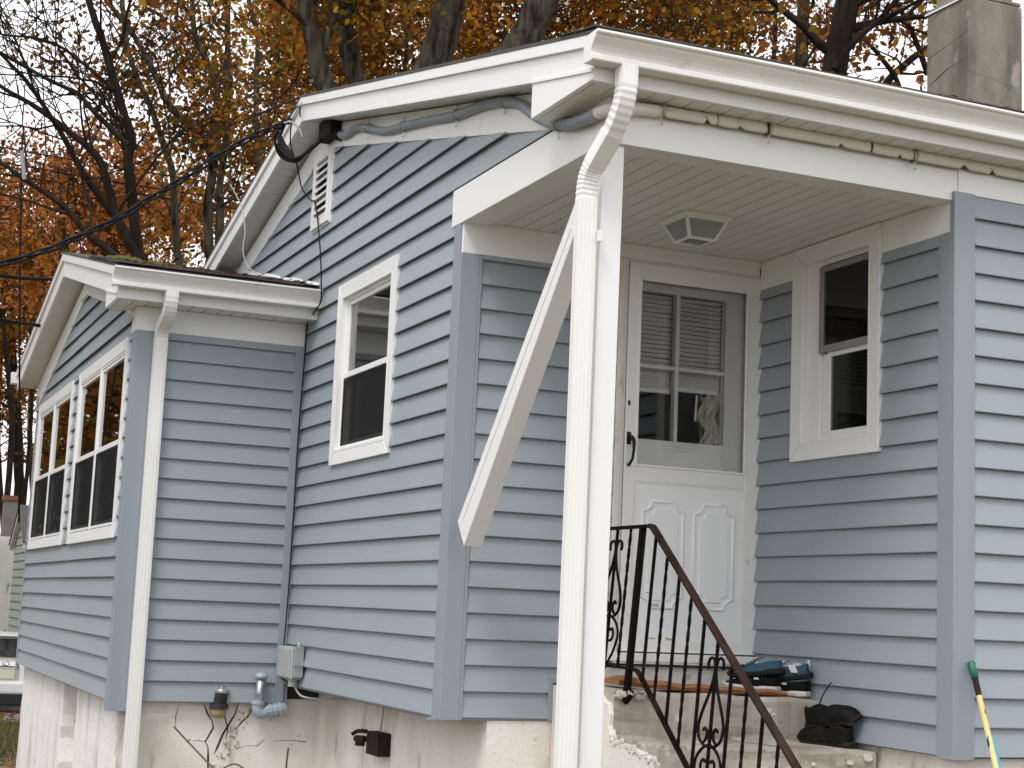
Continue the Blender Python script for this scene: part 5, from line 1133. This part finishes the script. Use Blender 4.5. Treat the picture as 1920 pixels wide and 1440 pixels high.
make_tree('oak_tree', 'nearly bare oak with dark limbs fanning to the upper left', [s6, s7, s8, s9, s10, s11], 3, 200, ['umber', 'brown', 'rust'], size=.07, bark='barkdark', nb=8, blen=(.8, 1.9), kids=(4, 3, 2), side=.75, up=.3, rmin=.0055)
make_tree('oak_tree', 'golden oak with two pale stems left of the main gable', [([(336, 520), (333, 480), (328, 400), (322, 317), (300, 250), (280, 193), (253, 133), (235, 60), (225, -80)], 15, 17, 9, True), ([(395, 500), (393, 480), (390, 383), (400, 300), (373, 253), (320, 200), (300, 160), (277, 110), (240, 50), (200, 0), (150, -80)], 15.3, 22, 8, True)], 7, 2700, OAK, size=.066, nb=11, blen=(.5, 1.1), spread=.2)
make_tree('oak_tree', 'slim golden oak stems just left of the gable peak', [([(412, 420), (410, 367), (423, 267), (427, 133), (427, 0), (430, -120)], 16.5, 17, 10, True), ([(412, 300), (407, 233), (403, 150), (367, 67), (360, 0), (350, -100)], 16.4, 15, 8, False), ([(486, 400), (483, 317), (480, 167), (483, 67), (467, 0), (460, -100)], 17.5, 13, 8, True)], 12, 4800, ['gold', 'olive', 'amber', 'brown', 'umber'], size=.068, nb=10, blen=(.7, 1.6), spread=.2)
make_tree('maple_tree', 'orange-red maple behind the bare oak at far left', [([(150, 760), (135, 560), (120, 430), (112, 350), (110, 310)], 24, 16, 5, True), ([(215, 700), (210, 520), (200, 400), (196, 320)], 24.5, 12, 5, True)], 21, 2600, RED, size=.092, nb=10, blen=(.6, 1.25), bark='barkdark', spread=.26, up=.1, kids=(4, 3, 3))
make_tree('maple_tree', 'smaller orange maple at the far left picture edge', [([(60, 760), (55, 560), (40, 430), (30, 360)], 41, 10, 4, True)], 23, 4200, RED, size=.14, nb=12, blen=(1.0, 2.2), bark='barkdark', spread=.4, up=.1, tstart=.3)
make_tree('oak_tree', 'dark brown oak trunk at the left picture edge', [([(36, 960), (32, 800), (20, 620), (8, 470), (-10, 380)], 46, 26, 10, True)], 31, 8000, BRN, size=.13, nb=18, blen=(1.5, 2.8), bark='barkdark', tstart=.25, up=.1, spread=.4)
make_tree('oak_tree', 'brown oak thicket tree behind the addition gable', [([(205, 760), (200, 620), (190, 520), (200, 440), (205, 380)], 21, 18, 8, True)], 33, 4500, ['brown', 'orange', 'umber', 'amber', 'rust'], size=.10, nb=13, blen=(.7, 1.5), bark='barkdark', tstart=.0, up=.05)
make_tree('oak_tree', 'far brown oak low at the left above the green gable', [([(90, 900), (85, 760), (70, 640), (62, 560), (60, 480)], 45, 13, 6, True)], 35, 6000, BRN, size=.15, nb=14, blen=(1.2, 2.6), bark='barkdark', tstart=.0, up=.05)
make_tree('oak_tree', 'big lichen-marked oak trunk leaning over the gable peak', [([(660, 300), (640, 230), (612, 165), (588, 80), (575, 0), (565, -150)], 13, 46, 34, True)], 41, 2200, OAK, size=.08, nb=7, blen=(.8, 1.6), tstart=.55)
make_tree('oak_tree', 'straight grey oak trunk right beside the lichen-marked one', [([(712, 260), (690, 200), (664, 140), (648, 60), (632, 0), (620, -150)], 13.6, 42, 34, True)], 43, 2200, OAK, size=.08, nb=7, blen=(.8, 1.6), tstart=.55)
make_tree('oak_tree', 'thick oak trunk with furrowed bark in the middle behind the roof', [([(760, 260), (790, 160), (822, 95), (842, 20), (858, -60), (870, -160)], 12.5, 72, 54, True)], 47, 2400, OAK, size=.08, nb=6, blen=(.8, 1.8), tstart=.6)
make_tree('oak_tree', 'thick right-leaning oak trunk near the front eave corner', [([(920, 200), (960, 110), (990, 60), (1018, 0), (1050, -80), (1080, -180)], 12, 68, 56, True)], 53, 2600, OAK, size=.08, nb=6, blen=(.8, 1.8), tstart=.6)
make_tree('oak_tree', 'slender grey oak trunk behind the roof left of the dark trunk', [([(1495, 260), (1500, 150), (1505, 60), (1508, -50), (1510, -160)], 16, 28, 22, True)], 59, 3000, OAK, size=.085, nb=8, blen=(.8, 1.8), tstart=.3)
make_tree('oak_tree', 'dark oak trunk with a side limb left of the chimney', [([(1545, 260), (1562, 150), (1578, 60), (1600, -60), (1610, -160)], 14, 52, 44, True), ([(1566, 130), (1600, 80), (1660, 25), (1700, -30)], 13.9, 16, 8, False)], 61, 900, OAK, size=.08, nb=7, blen=(.7, 1.4), bark='barkdark', tstart=.4)
make_tree('oak_tree', 'thin red-leaved branches against white sky beside the chimney', [([(1600, 400), (1640, 230), (1660, 160), (1700, 118), (1745, 85), (1800, 40)], 17, 20, 10, True), ([(1700, 260), (1685, 160), (1650, 105), (1610, 60), (1590, 20)], 16.6, 12, 5, False), ([(1740, 140), (1715, 70), (1680, 0), (1660, -60)], 16.4, 12, 6, False)], 67, 420, ['rust', 'brown', 'orange'], size=.11, nb=7, blen=(.6, 1.2), bark='barkdark', tstart=.2)
far = [(520, 27, OAK), (640, 30, GLD), (760, 26, OAK), (880, 29, BRN), (1010, 27, OAK), (1130, 31, BRN), (1250, 27, OAK), (1370, 29, OAK), (1450, 33, BRN), (330, 28, GLD), (430, 31, GLD), (240, 30, OAK), (100, 35, RED), (10, 40, BRN), (0, 52, BRN), (60, 56, OAK), (120, 50, BRN), (-50, 48, OAK)]
for i, (x, dp_, pal) in enumerate(far):
    wx = 10 + (i * 37) % 9
    lab = 'distant %s autumn tree %s' % ({id(OAK): 'amber-brown', id(GLD): 'golden', id(BRN): 'dull brown', id(RED): 'red-orange'}[id(pal)], ['just right of the gable peak', 'behind the twin trunks', 'left of the thick furrowed trunk', 'between the two thick trunks', 'behind the eave corner', 'right of the eave corner', 'behind the middle of the front gutter', 'halfway between eave corner and slender trunk', 'behind the slender grey trunk', 'low behind the golden oak stems', 'low beside the rear gable slope', 'behind the bare oak', 'beyond the red maple', 'at the left picture edge', 'above the stained chimney', 'far behind the green gable', 'low behind the addition eave', 'cut by the left picture edge'][i])
    top = 60 if x > 500 else 470
    bot = 300 if x > 500 else 700
    if dp_ > 45: top, bot = 640, 980
    make_tree('autumn_tree', lab, [([(x + 12, bot + 120), (x + 6, bot), (x - 4, (bot + top) / 2), (x + 4, top), (x, top - (150 if x > 500 else 40))], dp_, wx, 6, True)], 100 + i, 7600 if x > 500 else 2300, pal, size=.115, nb=14, blen=(1.3, 2.8) if x > 500 else (.9, 2.0), kids=(5, 4, 2), bark='barkdark', spread=.34, tstart=.0 if x > 500 else .45, up=.1, group='distant autumn trees')
# woodland on the left, mirrored in the addition's windows
def world_tree(x, y, h, seed, pal, lab):
    t = Tree(seed); t.kids = (5, 4, 2); t.maxlev = 3; t.rmin = .004; g = t.r; z0 = gz(max(-40, min(40, x)), min(60, y)) - .2
    p3 = [Vector((x, y, z0)), Vector((x + g.gauss(0, .15), y, z0 + h * .3)), Vector((x + g.gauss(0, .4), y + g.gauss(0, .3), z0 + h * .65)), Vector((x + g.gauss(0, .6), y + g.gauss(0, .5), z0 + h))]
    sp = smoothp(p3, 5); k = len(sp); t.wood.tube(sp, [.17 * (1 - .8 * i / (k - 1)) + .02 for i in range(k)], 9, cap=False)
    for c in range(16):
        i = min(k - 2, int(k * (.25 + .75 * c / 16))); e = (sp[i + 1] - sp[i]).normalized(); a = g.uniform(0, 6.28); o1 = e.orthogonal().normalized(); o2 = e.cross(o1)
        t.branch(sp[i], e * .6 + o1 * math.cos(a) + o2 * math.sin(a), g.uniform(1.6, 3.2), .05, 1)
    root = thing('autumn_tree', lab, 'tree', (x, y, z0), 'woodland beyond the left edge'); t.wood.build('trunk', M['barkdark'], root, smooth=True, recalc=False)
    lm = MB()
    for q in range(3200):
        p = t.tips[g.randrange(len(t.tips))] + Vector((g.gauss(0, .3), g.gauss(0, .3), g.gauss(0, .25))); s = .2 * g.uniform(.6, 1.2)
        dx = Vector((g.gauss(0, 1), g.gauss(0, 1), g.gauss(-.5, .8))).normalized(); dy = dx.orthogonal(); dy.rotate(Matrix.Rotation(g.uniform(0, 6.28), 3, dx))
        lm.add([p - dx * s * .5, p + dy * s * .3, p + dx * s * .5, p - dy * s * .3], [(0, 1, 2, 3)], g.randrange(len(pal)))
    lm.build('crown', [LEAF[n] for n in pal], root, recalc=False)
for i, (x, y, h) in enumerate([(-9, 16, 9), (-11.5, 22, 10), (-15, 17, 9), (-13, 28, 11), (-18, 24, 10), (-8.5, 30, 10), (-20, 33, 11), (-12, 10.5, 8.5), (-6.5, 36, 10), (-16, 38, 11), (-5.0, 24.5, 9), (-5.2, 20, 8), (-5.8, 28, 9), (-5.0, 33.5, 10), (-7.4, 23, 9), (-5.6, 39, 11), (-4.9, 30.5, 9)]):
    world_tree(x, y, h, 300 + i, [OAK, BRN, ['olive', 'umber', 'brown']][i % 3], 'autumn tree in the woodland left of the picture, mirrored in the addition windows')

# ================================================================= low grass and leaf litter at the far left
g_ = random.Random(5); gm = MB()
for i in range(5200):
    x = g_.uniform(-2.2, .8); y = g_.uniform(10.5, 20); z = gz(x, y); h = g_.uniform(.05, .16); a = g_.uniform(0, 6.28); w_ = .008
    dx, dy = math.cos(a) * w_, math.sin(a) * w_; l = g_.gauss(0, .05)
    gm.add([(x - dx, y - dy, z), (x + dx, y + dy, z), (x + l, y + l * .6, z + h)], [(0, 1, 2)])
gm = gm.build('grass', M['grass'], recalc=False); gm['kind'] = 'stuff'; gm['label'] = 'patchy green grass beside the foundation'
lm = MB()
for i in range(5000):
    x = g_.uniform(-3, 2); y = g_.uniform(9.8, 26); z = gz(x, y) + .035; s = g_.uniform(.03, .07); a = g_.uniform(0, 6.28)
    u = Vector((math.cos(a), math.sin(a), g_.uniform(-.2, .4))) * s; v = Vector((-math.sin(a), math.cos(a), g_.uniform(-.2, .4))) * s * .5; p = Vector((x, y, z))
    lm.add([p - u, p + v, p + u, p - v], [(0, 1, 2, 3)], g_.randrange(3))
lm = lm.build('leaf_litter', [LEAF['brown'], LEAF['amber'], LEAF['umber']], recalc=False); lm['kind'] = 'stuff'; lm['label'] = 'brown fallen leaves on the yard'
